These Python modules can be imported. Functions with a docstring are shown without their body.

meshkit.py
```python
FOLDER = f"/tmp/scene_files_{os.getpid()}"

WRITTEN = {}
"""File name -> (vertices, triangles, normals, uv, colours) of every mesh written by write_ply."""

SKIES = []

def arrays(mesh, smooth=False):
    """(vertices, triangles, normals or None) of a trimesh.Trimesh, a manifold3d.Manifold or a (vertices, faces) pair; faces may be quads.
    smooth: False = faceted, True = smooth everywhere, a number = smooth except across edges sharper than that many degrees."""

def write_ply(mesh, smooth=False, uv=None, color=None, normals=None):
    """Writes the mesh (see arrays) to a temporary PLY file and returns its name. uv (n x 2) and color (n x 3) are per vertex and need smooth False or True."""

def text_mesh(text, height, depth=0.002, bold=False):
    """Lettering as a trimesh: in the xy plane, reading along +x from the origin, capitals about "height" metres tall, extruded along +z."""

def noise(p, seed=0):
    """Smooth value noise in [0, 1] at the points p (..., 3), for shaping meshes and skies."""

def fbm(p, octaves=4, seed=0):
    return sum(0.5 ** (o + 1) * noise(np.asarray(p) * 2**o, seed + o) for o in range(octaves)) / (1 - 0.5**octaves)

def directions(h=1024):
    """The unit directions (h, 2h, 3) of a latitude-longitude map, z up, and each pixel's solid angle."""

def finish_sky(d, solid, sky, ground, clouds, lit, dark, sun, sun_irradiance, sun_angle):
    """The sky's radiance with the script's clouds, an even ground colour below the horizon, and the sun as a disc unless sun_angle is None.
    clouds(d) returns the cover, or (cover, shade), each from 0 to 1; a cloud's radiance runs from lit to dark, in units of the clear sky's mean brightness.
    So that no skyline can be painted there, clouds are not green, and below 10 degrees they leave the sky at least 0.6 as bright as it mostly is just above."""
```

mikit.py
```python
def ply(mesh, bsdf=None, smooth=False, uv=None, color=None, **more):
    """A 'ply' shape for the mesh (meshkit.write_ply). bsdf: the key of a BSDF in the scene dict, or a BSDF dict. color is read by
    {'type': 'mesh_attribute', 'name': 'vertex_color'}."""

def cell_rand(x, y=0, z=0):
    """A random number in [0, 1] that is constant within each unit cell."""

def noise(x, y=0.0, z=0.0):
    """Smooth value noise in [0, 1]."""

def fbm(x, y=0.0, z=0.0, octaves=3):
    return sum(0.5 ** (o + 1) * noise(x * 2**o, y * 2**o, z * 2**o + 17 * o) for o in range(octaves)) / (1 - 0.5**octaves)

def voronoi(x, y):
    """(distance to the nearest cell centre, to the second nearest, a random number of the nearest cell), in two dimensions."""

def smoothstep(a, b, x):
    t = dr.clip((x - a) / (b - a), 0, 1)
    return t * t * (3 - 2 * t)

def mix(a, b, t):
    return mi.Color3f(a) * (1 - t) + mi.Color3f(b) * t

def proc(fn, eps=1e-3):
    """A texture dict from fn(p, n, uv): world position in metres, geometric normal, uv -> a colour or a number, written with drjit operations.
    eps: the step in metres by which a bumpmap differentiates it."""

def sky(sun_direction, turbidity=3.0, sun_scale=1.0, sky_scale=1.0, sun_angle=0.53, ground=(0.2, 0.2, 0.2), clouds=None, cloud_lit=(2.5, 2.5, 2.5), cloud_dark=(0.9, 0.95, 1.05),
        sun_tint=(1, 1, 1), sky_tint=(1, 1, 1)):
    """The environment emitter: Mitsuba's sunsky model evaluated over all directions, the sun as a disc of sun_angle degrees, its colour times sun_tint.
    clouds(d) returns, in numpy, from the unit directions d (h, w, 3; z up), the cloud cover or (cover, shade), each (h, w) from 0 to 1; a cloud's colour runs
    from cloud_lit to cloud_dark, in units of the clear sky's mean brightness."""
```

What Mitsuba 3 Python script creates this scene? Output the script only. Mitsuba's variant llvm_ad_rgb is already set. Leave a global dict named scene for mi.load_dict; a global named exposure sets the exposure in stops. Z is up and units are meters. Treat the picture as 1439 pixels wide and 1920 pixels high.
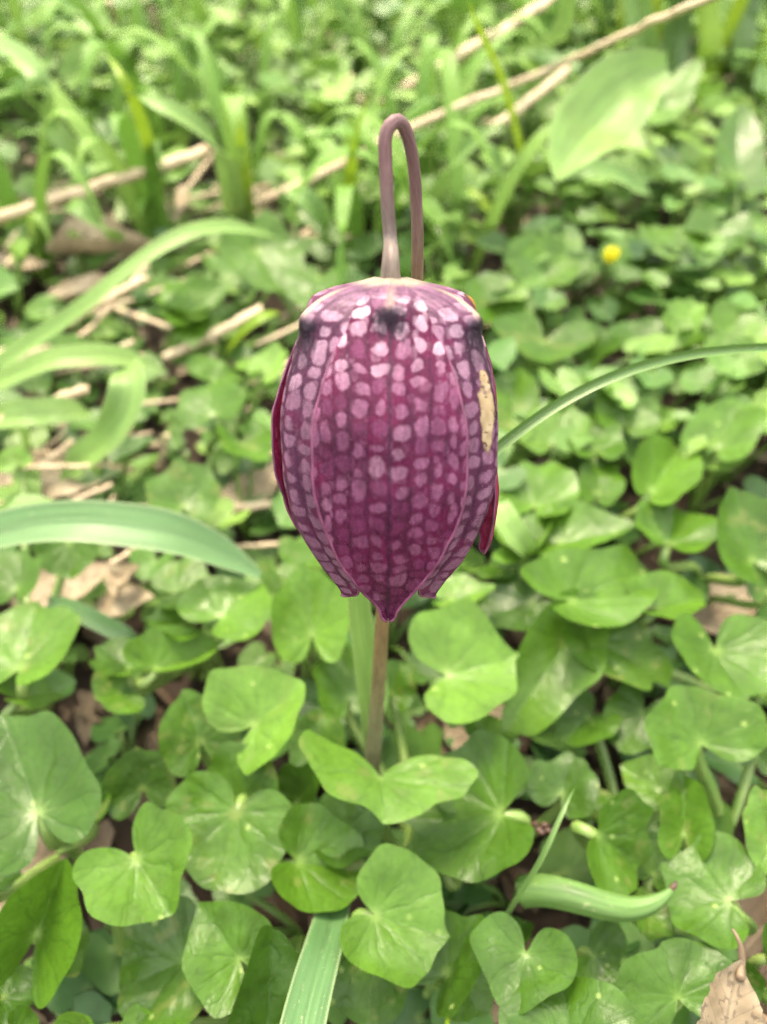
import math, random
import numpy as np
import trimesh
import drjit as dr
import mitsuba as mi
import mikit, meshkit
from mikit import proc, noise, fbm, voronoi, cell_rand, smoothstep, mix
from scipy.interpolate import CubicSpline, PchipInterpolator

# ------------------------------------------------------------------ camera, sky, exposure
T = mi.ScalarTransform4f
CAM = np.array([0.0, 0.0, 0.200])
PITCH = math.radians(45.0)
FWD = np.array([0, math.cos(PITCH), -math.sin(PITCH)])
UPV = np.array([0, math.sin(PITCH), math.cos(PITCH)])
RIGHT = np.array([1.0, 0, 0])
FPX = 1450.0                                   # focal length in pixels of the 1439 x 1920 photograph
exposure = 4.45
scene, labels = {}, {}
scene['camera'] = {
    'type': 'thinlens', 'fov': 2 * math.degrees(math.atan(719.5 / FPX)), 'fov_axis': 'x',
    'aperture_radius': 0.00092, 'focus_distance': 0.1060, 'near_clip': 0.005, 'far_clip': 500.0,
    'to_world': T().look_at(origin=CAM.tolist(), target=(CAM + FWD).tolist(), up=[0, 0, 1])}
scene['sky_light'] = mikit.sky([-0.15, 0.45, 0.88], turbidity=3, sun_scale=0.30, sun_angle=24, clouds=lambda d: (d[..., 2] * 0 + 1.0, 1 - d[..., 2]),
                               cloud_lit=(2.2, 2.2, 2.12), cloud_dark=(0.85, 0.85, 0.86), ground=(0.08, 0.11, 0.04))


def ray(px, py):
    d = FWD + RIGHT * ((px - 719.5) / FPX) + UPV * ((960 - py) / FPX)
    return d


def at(px, py, h):
    """The point at height h where the sight line of a photo pixel meets it: used to read real places off the photograph."""
    d = ray(px, py)
    return CAM + d * ((h - CAM[2]) / d[2])


def atd(px, py, depth):
    return CAM + ray(px, py) * depth


def depth_of(p):
    return float((np.asarray(p) - CAM) @ FWD)


def unit(v):
    v = np.asarray(v, float)
    return v / (np.linalg.norm(v) + 1e-12)


def project(p):
    q = np.asarray(p) - CAM
    z = q @ FWD
    return 719.5 + FPX * (q @ RIGHT) / z, 960 - FPX * (q @ UPV) / z


# ------------------------------------------------------------------ registry
names_used = set()


def numbered(name):
    key, i = name, 0
    while key in names_used:
        i += 1
        key = f'{name}_{i:03d}'
    names_used.add(key)
    return key


def thing(name, label, cat, group=None, kind=None):
    key = numbered(name)
    labels[key] = {'label': label, 'category': cat if name != 'seedling' else 'seedling'}
    if group:
        labels[key]['group'] = group
    if kind:
        labels[key]['kind'] = kind
    return key


def part(parent, name, mesh, bsdf, smooth=True, uv=None, label=None, kind=None, **more):
    key = numbered(parent + '__' + name)
    scene[key] = mikit.ply(mesh, bsdf, smooth=smooth, uv=uv, **more)
    if label or kind:
        labels[key] = {}
        if label:
            labels[key]['label'] = label
        if kind:
            labels[key]['kind'] = kind
    return key


def single(name, mesh, bsdf, label, cat, group=None, kind=None, smooth=True, uv=None):
    key = thing(name, label, cat, group, kind)
    scene[key] = mikit.ply(mesh, bsdf, smooth=smooth, uv=uv)
    return key


def join(ms):
    """ms: list of (v, f, uv) -> one (v, f), uv"""
    vs, fs, us, n = [], [], [], 0
    for v, f, u in ms:
        vs.append(v); fs.append(f + n); us.append(u); n += len(v)
    return (np.vstack(vs), np.vstack(fs)), np.vstack(us)


# ------------------------------------------------------------------ materials
def F(x):
    return mi.Float(x)


def leaf_base(uv):
    k = dr.floor((uv.x + 5.0) / 10.0)
    t = dr.floor((uv.y + 5.0) / 10.0)
    x, y = uv.x - 10 * k, uv.y - 10 * t
    return k, t / 9.0, x, y


def vein_mask(k, x, y):
    """palmate main veins from the petiole, forking once, with a faint net between them"""
    r = dr.sqrt(x * x + y * y) + 1e-4
    th = dr.atan2(x, y)
    wob = (noise(x * 5 + k * 3.1, y * 5, 2.0) - 0.5) * 0.30 * smoothstep(0.1, 0.6, r)
    a = (th + wob) / 0.62 + 0.5
    d = dr.abs(a - dr.floor(a) - 0.5) * 0.62 * r
    main = 1 - smoothstep(0.005, 0.019, d)
    fork = smoothstep(0.36, 0.46, r)
    wob2 = (noise(x * 7 + k, y * 7, 5.0) - 0.5) * 0.34
    b = (th + wob2) / 0.31
    d2 = dr.abs(b - dr.floor(b) - 0.5) * 0.31 * r
    second = (1 - smoothstep(0.004, 0.015, d2)) * fork * 0.8
    f1, f2, _ = voronoi(x * 6.5 + k * 7.0, y * 6.5)
    net = (1 - smoothstep(0.02, 0.09, f2 - f1)) * 0.38
    return dr.maximum(dr.maximum(main, second), net), r


def celandine_colour(p, n, uv):
    k, t, x, y = leaf_base(uv)
    v, r = vein_mask(k, x, y)
    rnd = cell_rand(k, 3, 1)
    dark = mi.Color3f(0.018, 0.052, 0.005)
    mid = mi.Color3f(0.058, 0.132, 0.009)
    lite = mi.Color3f(0.120, 0.235, 0.028)
    tt = dr.clip(0.5 + 0.8 * (t - 0.5) + (rnd - 0.5) * 0.14, 0, 1)
    c = mix(mix(dark, mid, dr.clip(tt * 2, 0, 1)), lite, dr.clip(tt * 2 - 1, 0, 1))
    m = fbm(x * 3.0 + k * 5.3, y * 3.0, 1.7, 3)
    c = c * (0.62 + 0.76 * m)
    g = fbm(x * 22 + k * 2.3, y * 22, 0.3, 2)
    c = c * (0.86 + 0.28 * g)
    c = mix(c, mi.Color3f(c.x * 0.50, c.y * 0.58, c.z * 0.60), v * 0.55 * smoothstep(0.10, 0.4, r))
    c = mix(c, mi.Color3f(0.23, 0.33, 0.075), (1 - smoothstep(0.02, 0.15, r + 0.16 * (m - 0.5))) * 0.30)
    pale_v = v * (1 - smoothstep(0.05, 0.28, r))
    c = mix(c, mi.Color3f(0.19, 0.30, 0.07), pale_v * 0.3)
    f1, f2, w = voronoi(x * 2.6 + k * 1.9, y * 2.6 + k)
    fleck = (1 - smoothstep(0.05, 0.16, f1 + 0.10 * (g - 0.5))) * smoothstep(0.90, 0.93, w)
    c = mix(c, mi.Color3f(0.27, 0.36, 0.10), fleck * 0.65)
    e1, e2, w2 = voronoi(x * 11 + k * 4.9, y * 11)
    speck = (1 - smoothstep(0.05, 0.13, e1)) * smoothstep(0.93, 0.94, w2)
    c = mix(c, mi.Color3f(0.13, 0.10, 0.05), speck * 0.6)
    worn = smoothstep(0.60, 0.80, fbm(x * 4 + k * 7.7, y * 4, 9.0, 3)) * smoothstep(0.55, 0.75, cell_rand(k, 8, 8))
    c = mix(c, mi.Color3f(0.15, 0.17, 0.045), worn * 0.5)
    return c


def celandine_height(p, n, uv):
    k, t, x, y = leaf_base(uv)
    v, r = vein_mask(k, x, y)
    return 0.00020 * fbm(x * 6 + k * 5, y * 9, 0.5, 2) - 0.00010 * v * smoothstep(0.05, 0.3, r) + 0.00003 * noise(x * 60, y * 60, 1.0)


def leaf_rough(p, n, uv):
    k, t, x, y = leaf_base(uv)
    return 0.27 + 0.16 * noise(x * 8 + k, y * 8, 4.0) + 0.08 * cell_rand(k, 9, 2)


def leafy(name, colour, rough=0.42, height=None, thin=1.0, weight=0.5, spec=0.5, eps=2e-4):
    front = {'type': 'principled', 'base_color': colour, 'roughness': rough, 'specular': spec}
    if height is not None:
        front = {'type': 'bumpmap', 'nested_texture': proc(height, eps=eps), 'scale': 1.0, 'bsdf': front}
    scene[name] = {'type': 'blendbsdf', 'weight': weight,
                   'a': {'type': 'twosided', 'bsdf': front},
                   'b': {'type': 'principledthin', 'base_color': colour, 'roughness': 0.5, 'diff_trans': thin, 'eta': 1.4, 'spec_trans': 0.0}}


leafy('mat_celandine', proc(celandine_colour), proc(leaf_rough), celandine_height, thin=1.25, weight=0.43, spec=0.48)


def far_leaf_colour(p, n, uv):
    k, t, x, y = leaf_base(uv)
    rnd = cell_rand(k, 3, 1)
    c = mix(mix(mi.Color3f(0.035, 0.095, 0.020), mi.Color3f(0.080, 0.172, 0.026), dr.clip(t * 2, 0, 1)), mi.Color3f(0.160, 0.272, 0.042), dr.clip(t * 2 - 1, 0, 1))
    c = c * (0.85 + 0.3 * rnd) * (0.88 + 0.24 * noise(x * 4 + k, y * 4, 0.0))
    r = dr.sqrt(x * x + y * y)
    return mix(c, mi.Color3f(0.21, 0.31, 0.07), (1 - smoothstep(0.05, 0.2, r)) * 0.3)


leafy('mat_far_leaf', proc(far_leaf_colour), 0.48, thin=1.25, weight=0.45, spec=0.6)


def blade_fn(c0, c1, edge, streak=0.35):
    c0, c1, edge = mi.Color3f(*c0), mi.Color3f(*c1), mi.Color3f(*edge)

    def fn(p, n, uv):
        k = dr.floor((uv.x + 5.0) / 10.0)
        q, s = uv.x - 10 * k, uv.y
        rnd = cell_rand(k, 5, 1)
        st = noise(q * 9 + k * 3, s * 0.6, 1.0) * 0.6 + noise(q * 24 + k, s * 1.2, 2.0) * 0.4
        c = mix(c0, c1, dr.clip(0.5 * fbm(s * 0.8 + k, q * 1.3, 0.2, 2) + 0.6 * rnd, 0, 1)) * (1 - streak + 2 * streak * st)
        mid = 1 - smoothstep(0.02, 0.10, dr.abs(q))
        c = c * (1 - 0.22 * mid)
        c = mix(c, edge, smoothstep(0.86, 0.98, dr.abs(q)) * 0.7)
        sp = noise(q * 14 + k, s * 9, 8.0)
        return mix(c, mi.Color3f(0.30, 0.30, 0.16), smoothstep(0.90, 0.96, sp) * 0.5)
    return proc(fn)


def blade_height(p, n, uv):
    return 0.00014 * noise(uv.x * 11, uv.y * 0.5, 0.0) + 0.00006 * noise(uv.x * 30, uv.y * 1.0, 3.0)


leafy('mat_grass', blade_fn((0.11, 0.22, 0.010), (0.24, 0.34, 0.02), (0.18, 0.27, 0.04)), 0.42, blade_height, thin=1.2, weight=0.5)
leafy('mat_pale_blade', blade_fn((0.105, 0.21, 0.045), (0.18, 0.29, 0.07), (0.22, 0.30, 0.11)), 0.45, blade_height, thin=1.1, weight=0.45)
leafy('mat_glaucous', blade_fn((0.062, 0.140, 0.046), (0.096, 0.182, 0.062), (0.24, 0.30, 0.15), 0.28), 0.42, blade_height, thin=0.9, weight=0.35)


leafy('mat_rolled', blade_fn((0.060, 0.125, 0.026), (0.105, 0.185, 0.045), (0.12, 0.19, 0.05), 0.45), 0.40, blade_height, thin=0.5, weight=0.2)


def far_blade_colour(p, n, uv):
    k = dr.floor((uv.x + 5.0) / 10.0)
    return mix(mi.Color3f(0.095, 0.205, 0.025), mi.Color3f(0.180, 0.300, 0.060), cell_rand(k, 5, 1))


leafy('mat_far_blade', proc(far_blade_colour), 0.5, thin=1.2, weight=0.5, spec=0.35)


def petiole_colour(p, n, uv):
    c = mix(mi.Color3f(0.10, 0.19, 0.035), mi.Color3f(0.19, 0.26, 0.07), noise(p.x * 400, p.y * 400, p.z * 120))
    return c


scene['mat_petiole'] = {'type': 'principled', 'base_color': proc(petiole_colour), 'roughness': 0.4, 'specular': 0.5}


def stem_colour(p, n, uv):
    s = uv.y                                    # 0 at the ground .. 1 at the flower
    g = noise(uv.x * 6.283 * 1.2, s * 60, 1.0)
    f = noise(uv.x * 40, s * 260, 2.0)
    low = mi.Color3f(0.115, 0.112, 0.055)
    midc = mi.Color3f(0.135, 0.088, 0.036)
    top = mi.Color3f(0.128, 0.100, 0.085)
    end = mi.Color3f(0.180, 0.140, 0.112)
    c = mix(low, midc, smoothstep(0.30, 0.52, s))
    c = mix(c, top, smoothstep(0.80, 0.90, s))
    c = mix(c, mi.Color3f(0.135, 0.062, 0.070), smoothstep(0.82, 0.90, s) * (1 - smoothstep(0.93, 0.97, s)) * 0.7)
    c = mix(c, end, smoothstep(0.965, 0.995, s))
    h = noise(uv.x * 14, s * 14, 3.0)
    c = mix(c, mi.Color3f(0.10, 0.045, 0.045), smoothstep(0.62, 0.9, noise(uv.x * 30, s * 190, 6.0)) * 0.45)
    return c * (0.62 + 0.34 * g + 0.26 * f + 0.26 * h)


def stem_height(p, n, uv):
    return 0.00005 * noise(uv.x * 26, uv.y * 150, 0.0) + 0.00004 * noise(uv.x * 60, uv.y * 500, 3.0)


scene['mat_stem'] = {'type': 'twosided', 'bsdf': {'type': 'bumpmap', 'nested_texture': proc(stem_height, eps=1e-4), 'scale': 1.0,
                     'bsdf': {'type': 'principled', 'base_color': proc(stem_colour), 'roughness': 0.55, 'specular': 0.30, 'sheen': 0.2}}}


def spots(u, v, k, w, h, jit, r0, r1, soft):
    """staggered columns of rounded cells; returns (soft spot mask, brightness of the cell)"""
    u = u + 0.5 * (noise(u * 0.75, v * 0.6, k + 51) - 0.5) + 0.22 * (noise(u * 2.2, v * 2.2, k + 52) - 0.5)
    v = v + 1.1 * (noise(u * 0.5, v * 0.5, k + 53) - 0.5) + 0.22 * (noise(u * 2.2, v * 2.2, k + 54) - 0.5)
    ci = dr.floor(u / w)
    vv = v / h + 0.5 * (ci - 2 * dr.floor(ci / 2)) + 0.55 * cell_rand(ci, k, 4)
    ri = dr.floor(vv)
    cx = (ci + 0.5 + jit * (cell_rand(ci, ri, k + 11) - 0.5)) * w
    cy = 0.5 + jit * (cell_rand(ci, ri, k + 12) - 0.5)
    rr = r0 + (r1 - r0) * dr.sqrt(cell_rand(ci, ri, k + 13))
    el = 0.86 + 0.40 * cell_rand(ci, ri, k + 15)
    dx, dy = (u - cx) / w * (0.9 + 0.3 * cell_rand(ci, ri, k + 16)), (vv - ri - cy) * el
    d = dr.power(dr.power(dr.abs(dx) + 1e-4, 2.2) + dr.power(dr.abs(dy) + 1e-4, 2.2), 0.4545)
    d = d + 0.07 * (noise(u * 3.1, v * 3.1, k + 57) - 0.5)
    e = (d - rr - 0.03) / 0.07
    return 1 - smoothstep(rr - soft, rr + soft * 0.5, d), cell_rand(ci, ri, k + 14), dr.exp(-e * e)


def tepal_colour(p, n, uv):
    k = dr.floor((uv.x + 50.0) / 100.0)          # which tepal
    u, v = uv.x - 100 * k, uv.y                  # millimetres across the midrib, and down the tepal
    au = dr.abs(u)
    # columns get narrower towards the margins
    uw = dr.sign(u) * (au + 0.018 * au * au)
    uw = uw + 0.9 * (noise(u * 0.35, v * 0.22, k * 3 + 1) - 0.5)
    soft = 0.085 + 0.085 * smoothstep(14, 34, v)
    m1, b1, o1 = spots(uw, v, k, 2.45, 2.3, 0.18, 0.29, 0.52, soft)
    m2, b2, o2 = spots(uw * 1.0 + 0.9, v + 1.3, k + 40, 1.5, 1.7, 0.2, 0.20, 0.46, soft)
    edge_mix = smoothstep(4.0, 9.0, au + 2.0 * (noise(u * 0.4, v * 0.3, 9) - 0.5))
    m = dr.maximum(m1, m2 * (0.45 + 0.45 * edge_mix) * smoothstep(0.30, 0.6, b2))
    b = b1
    large = fbm(u * 0.16, v * 0.12, k * 5 + 2, 3)
    fine = fbm(u * 2.8, v * 1.3, k + 3, 4)
    grain = noise(u * 9, v * 7, k + 8)
    streak = noise(u * 5.0, v * 0.35, k + 5) * 0.6 + noise(u * 12.0, v * 0.6, k + 6) * 0.4
    dark = mix(mi.Color3f(0.024, 0.0030, 0.013), mi.Color3f(0.105, 0.010, 0.048), dr.clip(0.15 + 0.9 * large + 0.25 * (fine - 0.5), 0, 1))
    white = mi.Color3f(0.60, 0.42, 0.51)
    pink = mi.Color3f(0.275, 0.108, 0.198)
    plum = mi.Color3f(0.150, 0.034, 0.094)
    high = (1 - smoothstep(9.0, 22.0, v + 6.0 * (large - 0.5))) * smoothstep(4.0, 9.0, v)
    sp = mix(mix(plum, pink, smoothstep(0.1, 0.6, b + 0.4 * (large - 0.4))), white, dr.clip(high * smoothstep(0.10, 0.65, b) + 0.25 * smoothstep(0.8, 1.0, b), 0, 1) * 0.85)
    sp = mix(sp, mi.Color3f(0.17, 0.028, 0.092), smoothstep(26, 42, v) * 0.45)
    c = mix(dark, sp, m * (0.66 + 0.34 * high) * (0.42 + 0.58 * smoothstep(0.25, 0.80, large + 0.35 * b)) * (0.62 + 0.6 * fine))
    c = mix(c, mi.Color3f(0.028, 0.004, 0.017), dr.clip(o1 * (0.1 + 0.5 * fine) * smoothstep(0.35, 0.8, noise(u * 0.9, v * 0.5, k + 33)), 0, 0.7))
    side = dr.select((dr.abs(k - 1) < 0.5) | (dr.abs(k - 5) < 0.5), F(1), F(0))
    c = mix(c, mix(mi.Color3f(0.09, 0.035, 0.075), mi.Color3f(0.27, 0.15, 0.225), m), side * 0.5)  # glancing sheen of the side tepals, painted as a greyer colour
    # dark longitudinal veins between the columns, wavy
    ci = (uw + 0.5 * (noise(uw * 0.75, v * 0.6, k + 51) - 0.5) + 0.22 * (noise(uw * 2.2, v * 2.2, k + 52) - 0.5)) / 2.45
    dv = dr.abs(ci - dr.floor(ci + 0.5)) * 2.45
    c = mix(c, mi.Color3f(0.040, 0.010, 0.030), (1 - smoothstep(0.05, 0.26, dv + 0.12 * (fine - 0.5))) * 0.55)
    # magenta bands in the dark ground
    c = mix(c, mi.Color3f(0.125, 0.006, 0.048), smoothstep(0.55, 0.75, noise(u * 0.45, v * 0.35, k + 21)) * (1 - m) * 0.45)
    # shoulder: lavender ground, pale ridge from the stalk to the nectary, black blotch below it
    inner = dr.select((dr.abs(k - 1) < 0.5) | (dr.abs(k - 5) < 0.5) | (dr.abs(k - 3) < 0.5), F(1), F(0))
    vn = v + 1.9 * (1 - inner)
    cap = 1 - smoothstep(7.0, 13.5, vn + 3.2 * (fine - 0.5) + 0.2 * au)
    cc = mix(mi.Color3f(0.036, 0.011, 0.030), mi.Color3f(0.210, 0.100, 0.170), dr.clip(streak * 0.9 + 0.6 * (fine - 0.35) - 0.05, 0, 1))
    c = mix(c, cc, cap * 0.80)
    rn = (1 - smoothstep(0.10, 0.95, au + 0.9 * (fine - 0.5)))
    ridge = rn * (1 - smoothstep(10.4, 12.0, vn + 1.2 * (fine - 0.5))) * smoothstep(3.0, 9.5, vn + 2.5 * (large - 0.5))
    c = mix(c, mi.Color3f(0.52, 0.42, 0.29), ridge * (0.30 + 0.5 * inner))
    ring = 1 - smoothstep(1.5, 4.2, v + 1.2 * (fine - 0.5))
    c = mix(c, mi.Color3f(0.34, 0.30, 0.20), ring * 0.7)
    blot = (1 - smoothstep(0.8 + 0.5 * inner, 2.3 + 0.9 * inner, au + 1.6 * (fine - 0.5))) * smoothstep(10.4, 11.8, vn + 1.0 * (fine - 0.5)) * (1 - smoothstep(12.8, 16.5 + 4.0 * inner, vn + 3.5 * (fine - 0.5)))
    c = mix(c, mi.Color3f(0.010, 0.006, 0.014), blot * 0.92)
    midl = (1 - smoothstep(0.08, 0.42 + 0.35 * inner, au + 0.5 * (fine - 0.5))) * smoothstep(12, 16, vn) * (1 - inner * smoothstep(20, 27, v + 4 * (large - 0.5)))
    c = mix(c, mi.Color3f(0.030, 0.008, 0.026), midl * (0.55 + 0.3 * inner))
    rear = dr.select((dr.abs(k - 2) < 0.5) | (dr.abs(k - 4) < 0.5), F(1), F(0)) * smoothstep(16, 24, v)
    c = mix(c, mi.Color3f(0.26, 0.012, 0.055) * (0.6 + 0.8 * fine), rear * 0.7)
    # margin
    speckle = noise(u * 14, v * 11, k + 60)
    low = smoothstep(22, 40, v + 5 * (large - 0.5))
    c = mix(c, mi.Color3f(0.120, 0.014, 0.058) * (0.5 + fine), low * 0.14)
    c = c * (0.34 + 0.34 * grain + 0.38 * streak + 0.22 * fine + 0.30 * speckle)
    dust = smoothstep(0.90, 0.95, noise(u * 11 + 3, v * 11, k + 30))
    c = mix(c, mi.Color3f(0.42, 0.28, 0.34), dust * 0.35)
    # the dry tan tear on the right-hand front tepal (tepal 1), and a browned nectary on tepal 2
    tear = dr.sqrt(dr.square((u + 0.25 * (v - 22.5) * 0.2 + 1.1) / 1.2) + dr.square((v - 22.5) / 4.9)) + 0.8 * (noise(u * 0.9, v * 0.45, 77) - 0.5) + 0.15 * (noise(u * 3, v * 2.2, 78) - 0.5)
    is1 = dr.select(dr.abs(k - 1) < 0.5, F(1), F(0))
    tan = mix(mi.Color3f(0.34, 0.245, 0.13), mi.Color3f(0.50, 0.385, 0.235), noise(u * 2, v * 1.2, 5))
    tan = mix(tan, mi.Color3f(0.10, 0.05, 0.03), smoothstep(0.80, 0.86, noise(u * 2.4, v * 2.4, 61)))
    tan = mix(tan, mi.Color3f(0.10, 0.05, 0.028), smoothstep(0.76, 0.96, tear))
    c = mix(c, tan, is1 * (1 - smoothstep(0.80, 0.98, tear)))
    is2 = dr.select(dr.abs(k - 2) < 0.5, F(1), F(0))
    brn = dr.sqrt(dr.square((u + 0.9) / 1.9) + dr.square((v - 10.2) / 2.4)) + 0.3 * (fine - 0.5)
    c = mix(c, mix(mi.Color3f(0.30, 0.14, 0.03), mi.Color3f(0.03, 0.015, 0.01), smoothstep(0.4, 0.9, brn)), is2 * (1 - smoothstep(0.85, 1.0, brn)))
    return c


def tepal_height(p, n, uv):
    k = dr.floor((uv.x + 50.0) / 100.0)
    u, v = uv.x - 100 * k, uv.y
    return 0.00007 * noise(u * 1.9, v * 0.10, k) + 0.00005 * noise(u * 4.2, v * 0.3, k + 4) + 0.00005 * fbm(u * 3, v * 3, k, 2)


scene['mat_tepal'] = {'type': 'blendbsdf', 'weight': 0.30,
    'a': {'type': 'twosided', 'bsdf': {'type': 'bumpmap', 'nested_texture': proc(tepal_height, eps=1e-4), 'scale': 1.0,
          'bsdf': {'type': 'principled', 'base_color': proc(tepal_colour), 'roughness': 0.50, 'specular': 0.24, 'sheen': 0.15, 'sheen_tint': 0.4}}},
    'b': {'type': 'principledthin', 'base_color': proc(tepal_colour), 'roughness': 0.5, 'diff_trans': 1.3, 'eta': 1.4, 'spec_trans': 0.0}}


scene['mat_margin'] = {'type': 'principled', 'base_color': proc(lambda p, n, uv: mix(mi.Color3f(0.07, 0.012, 0.038), mi.Color3f(0.22, 0.06, 0.13), noise(p.x * 900, p.y * 900, p.z * 500))), 'roughness': 0.5}


def straw_colour(p, n, uv):
    s = fbm(p.x * 90, p.y * 90, p.z * 90, 3)
    c = mix(mi.Color3f(0.30, 0.21, 0.115), mi.Color3f(0.60, 0.49, 0.33), s)
    return mix(c, mi.Color3f(0.10, 0.07, 0.04), smoothstep(0.70, 0.85, noise(p.x * 500, p.y * 500, p.z * 500)) * 0.5)


scene['mat_straw'] = {'type': 'principled', 'base_color': proc(straw_colour), 'roughness': 0.6}


def dead_colour(p, n, uv):
    k, t, x, y = leaf_base(uv)
    s = fbm(x * 5 + k * 3, y * 5, 0.0, 3)
    c = mix(mi.Color3f(0.215, 0.160, 0.092), mi.Color3f(0.47, 0.395, 0.27), s)
    c = c * mix(mi.Color3f(0.16, 0.13, 0.11), mi.Color3f(1, 1, 1), t)
    vein = 1 - smoothstep(0.008, 0.03, dr.abs(x + 0.02 * (noise(y * 4, k) - 0.5)))
    sv = dr.abs(y * 6 - dr.abs(x) * 5.0)
    sv = dr.abs(y * 6 - dr.abs(x) * 5.0 - dr.floor(y * 6 - dr.abs(x) * 5.0) - 0.5)
    c = c * (1 - 0.28 * vein) * (1 - 0.20 * (1 - smoothstep(0.02, 0.09, sv)))
    sp = smoothstep(0.72, 0.82, noise(x * 26 + k, y * 26, 3.0))
    return mix(c, mi.Color3f(0.07, 0.05, 0.035), sp * 0.65)


leafy('mat_dead_leaf', proc(dead_colour), 0.6, thin=0.5, weight=0.3, spec=0.3)


def soil_colour(p, n, uv):
    a = fbm(p.x * 60, p.y * 60, p.z * 60, 4)
    b = noise(p.x * 420, p.y * 420, p.z * 420)
    c = mix(mi.Color3f(0.009, 0.006, 0.004), mi.Color3f(0.038, 0.026, 0.017), a)
    c = mix(c, mi.Color3f(0.13, 0.095, 0.06), smoothstep(0.72, 0.85, b) * 0.5)
    moss = smoothstep(0.42, 0.62, p.y + 0.25 * (fbm(p.x * 9, p.y * 9, 0.0, 2) - 0.5))
    return mix(c, mi.Color3f(0.040, 0.085, 0.016), moss * 0.75)


scene['mat_soil'] = {'type': 'principled', 'base_color': proc(soil_colour), 'roughness': 0.9, 'specular': 0.2}
scene['mat_dry'] = {'type': 'principled', 'base_color': proc(lambda p, n, uv: mix(mi.Color3f(0.075, 0.045, 0.025), mi.Color3f(0.20, 0.14, 0.085), noise(p.x * 700, p.y * 700, p.z * 300))), 'roughness': 0.6}
scene['mat_yellow'] = {'type': 'blendbsdf', 'weight': 0.35,
    'a': {'type': 'twosided', 'bsdf': {'type': 'principled', 'base_color': {'type': 'rgb', 'value': [0.74, 0.66, 0.012]}, 'roughness': 0.3}},
    'b': {'type': 'principledthin', 'base_color': {'type': 'rgb', 'value': [0.74, 0.68, 0.015]}, 'diff_trans': 1.0, 'roughness': 0.5, 'spec_trans': 0.0}}
scene['mat_scale'] = {'type': 'principled', 'base_color': proc(lambda p, n, uv: mix(mi.Color3f(0.018, 0.009, 0.005), mi.Color3f(0.080, 0.032, 0.014), noise(p.x * 1500, p.y * 1500, p.z * 1500))), 'roughness': 0.5}


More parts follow.
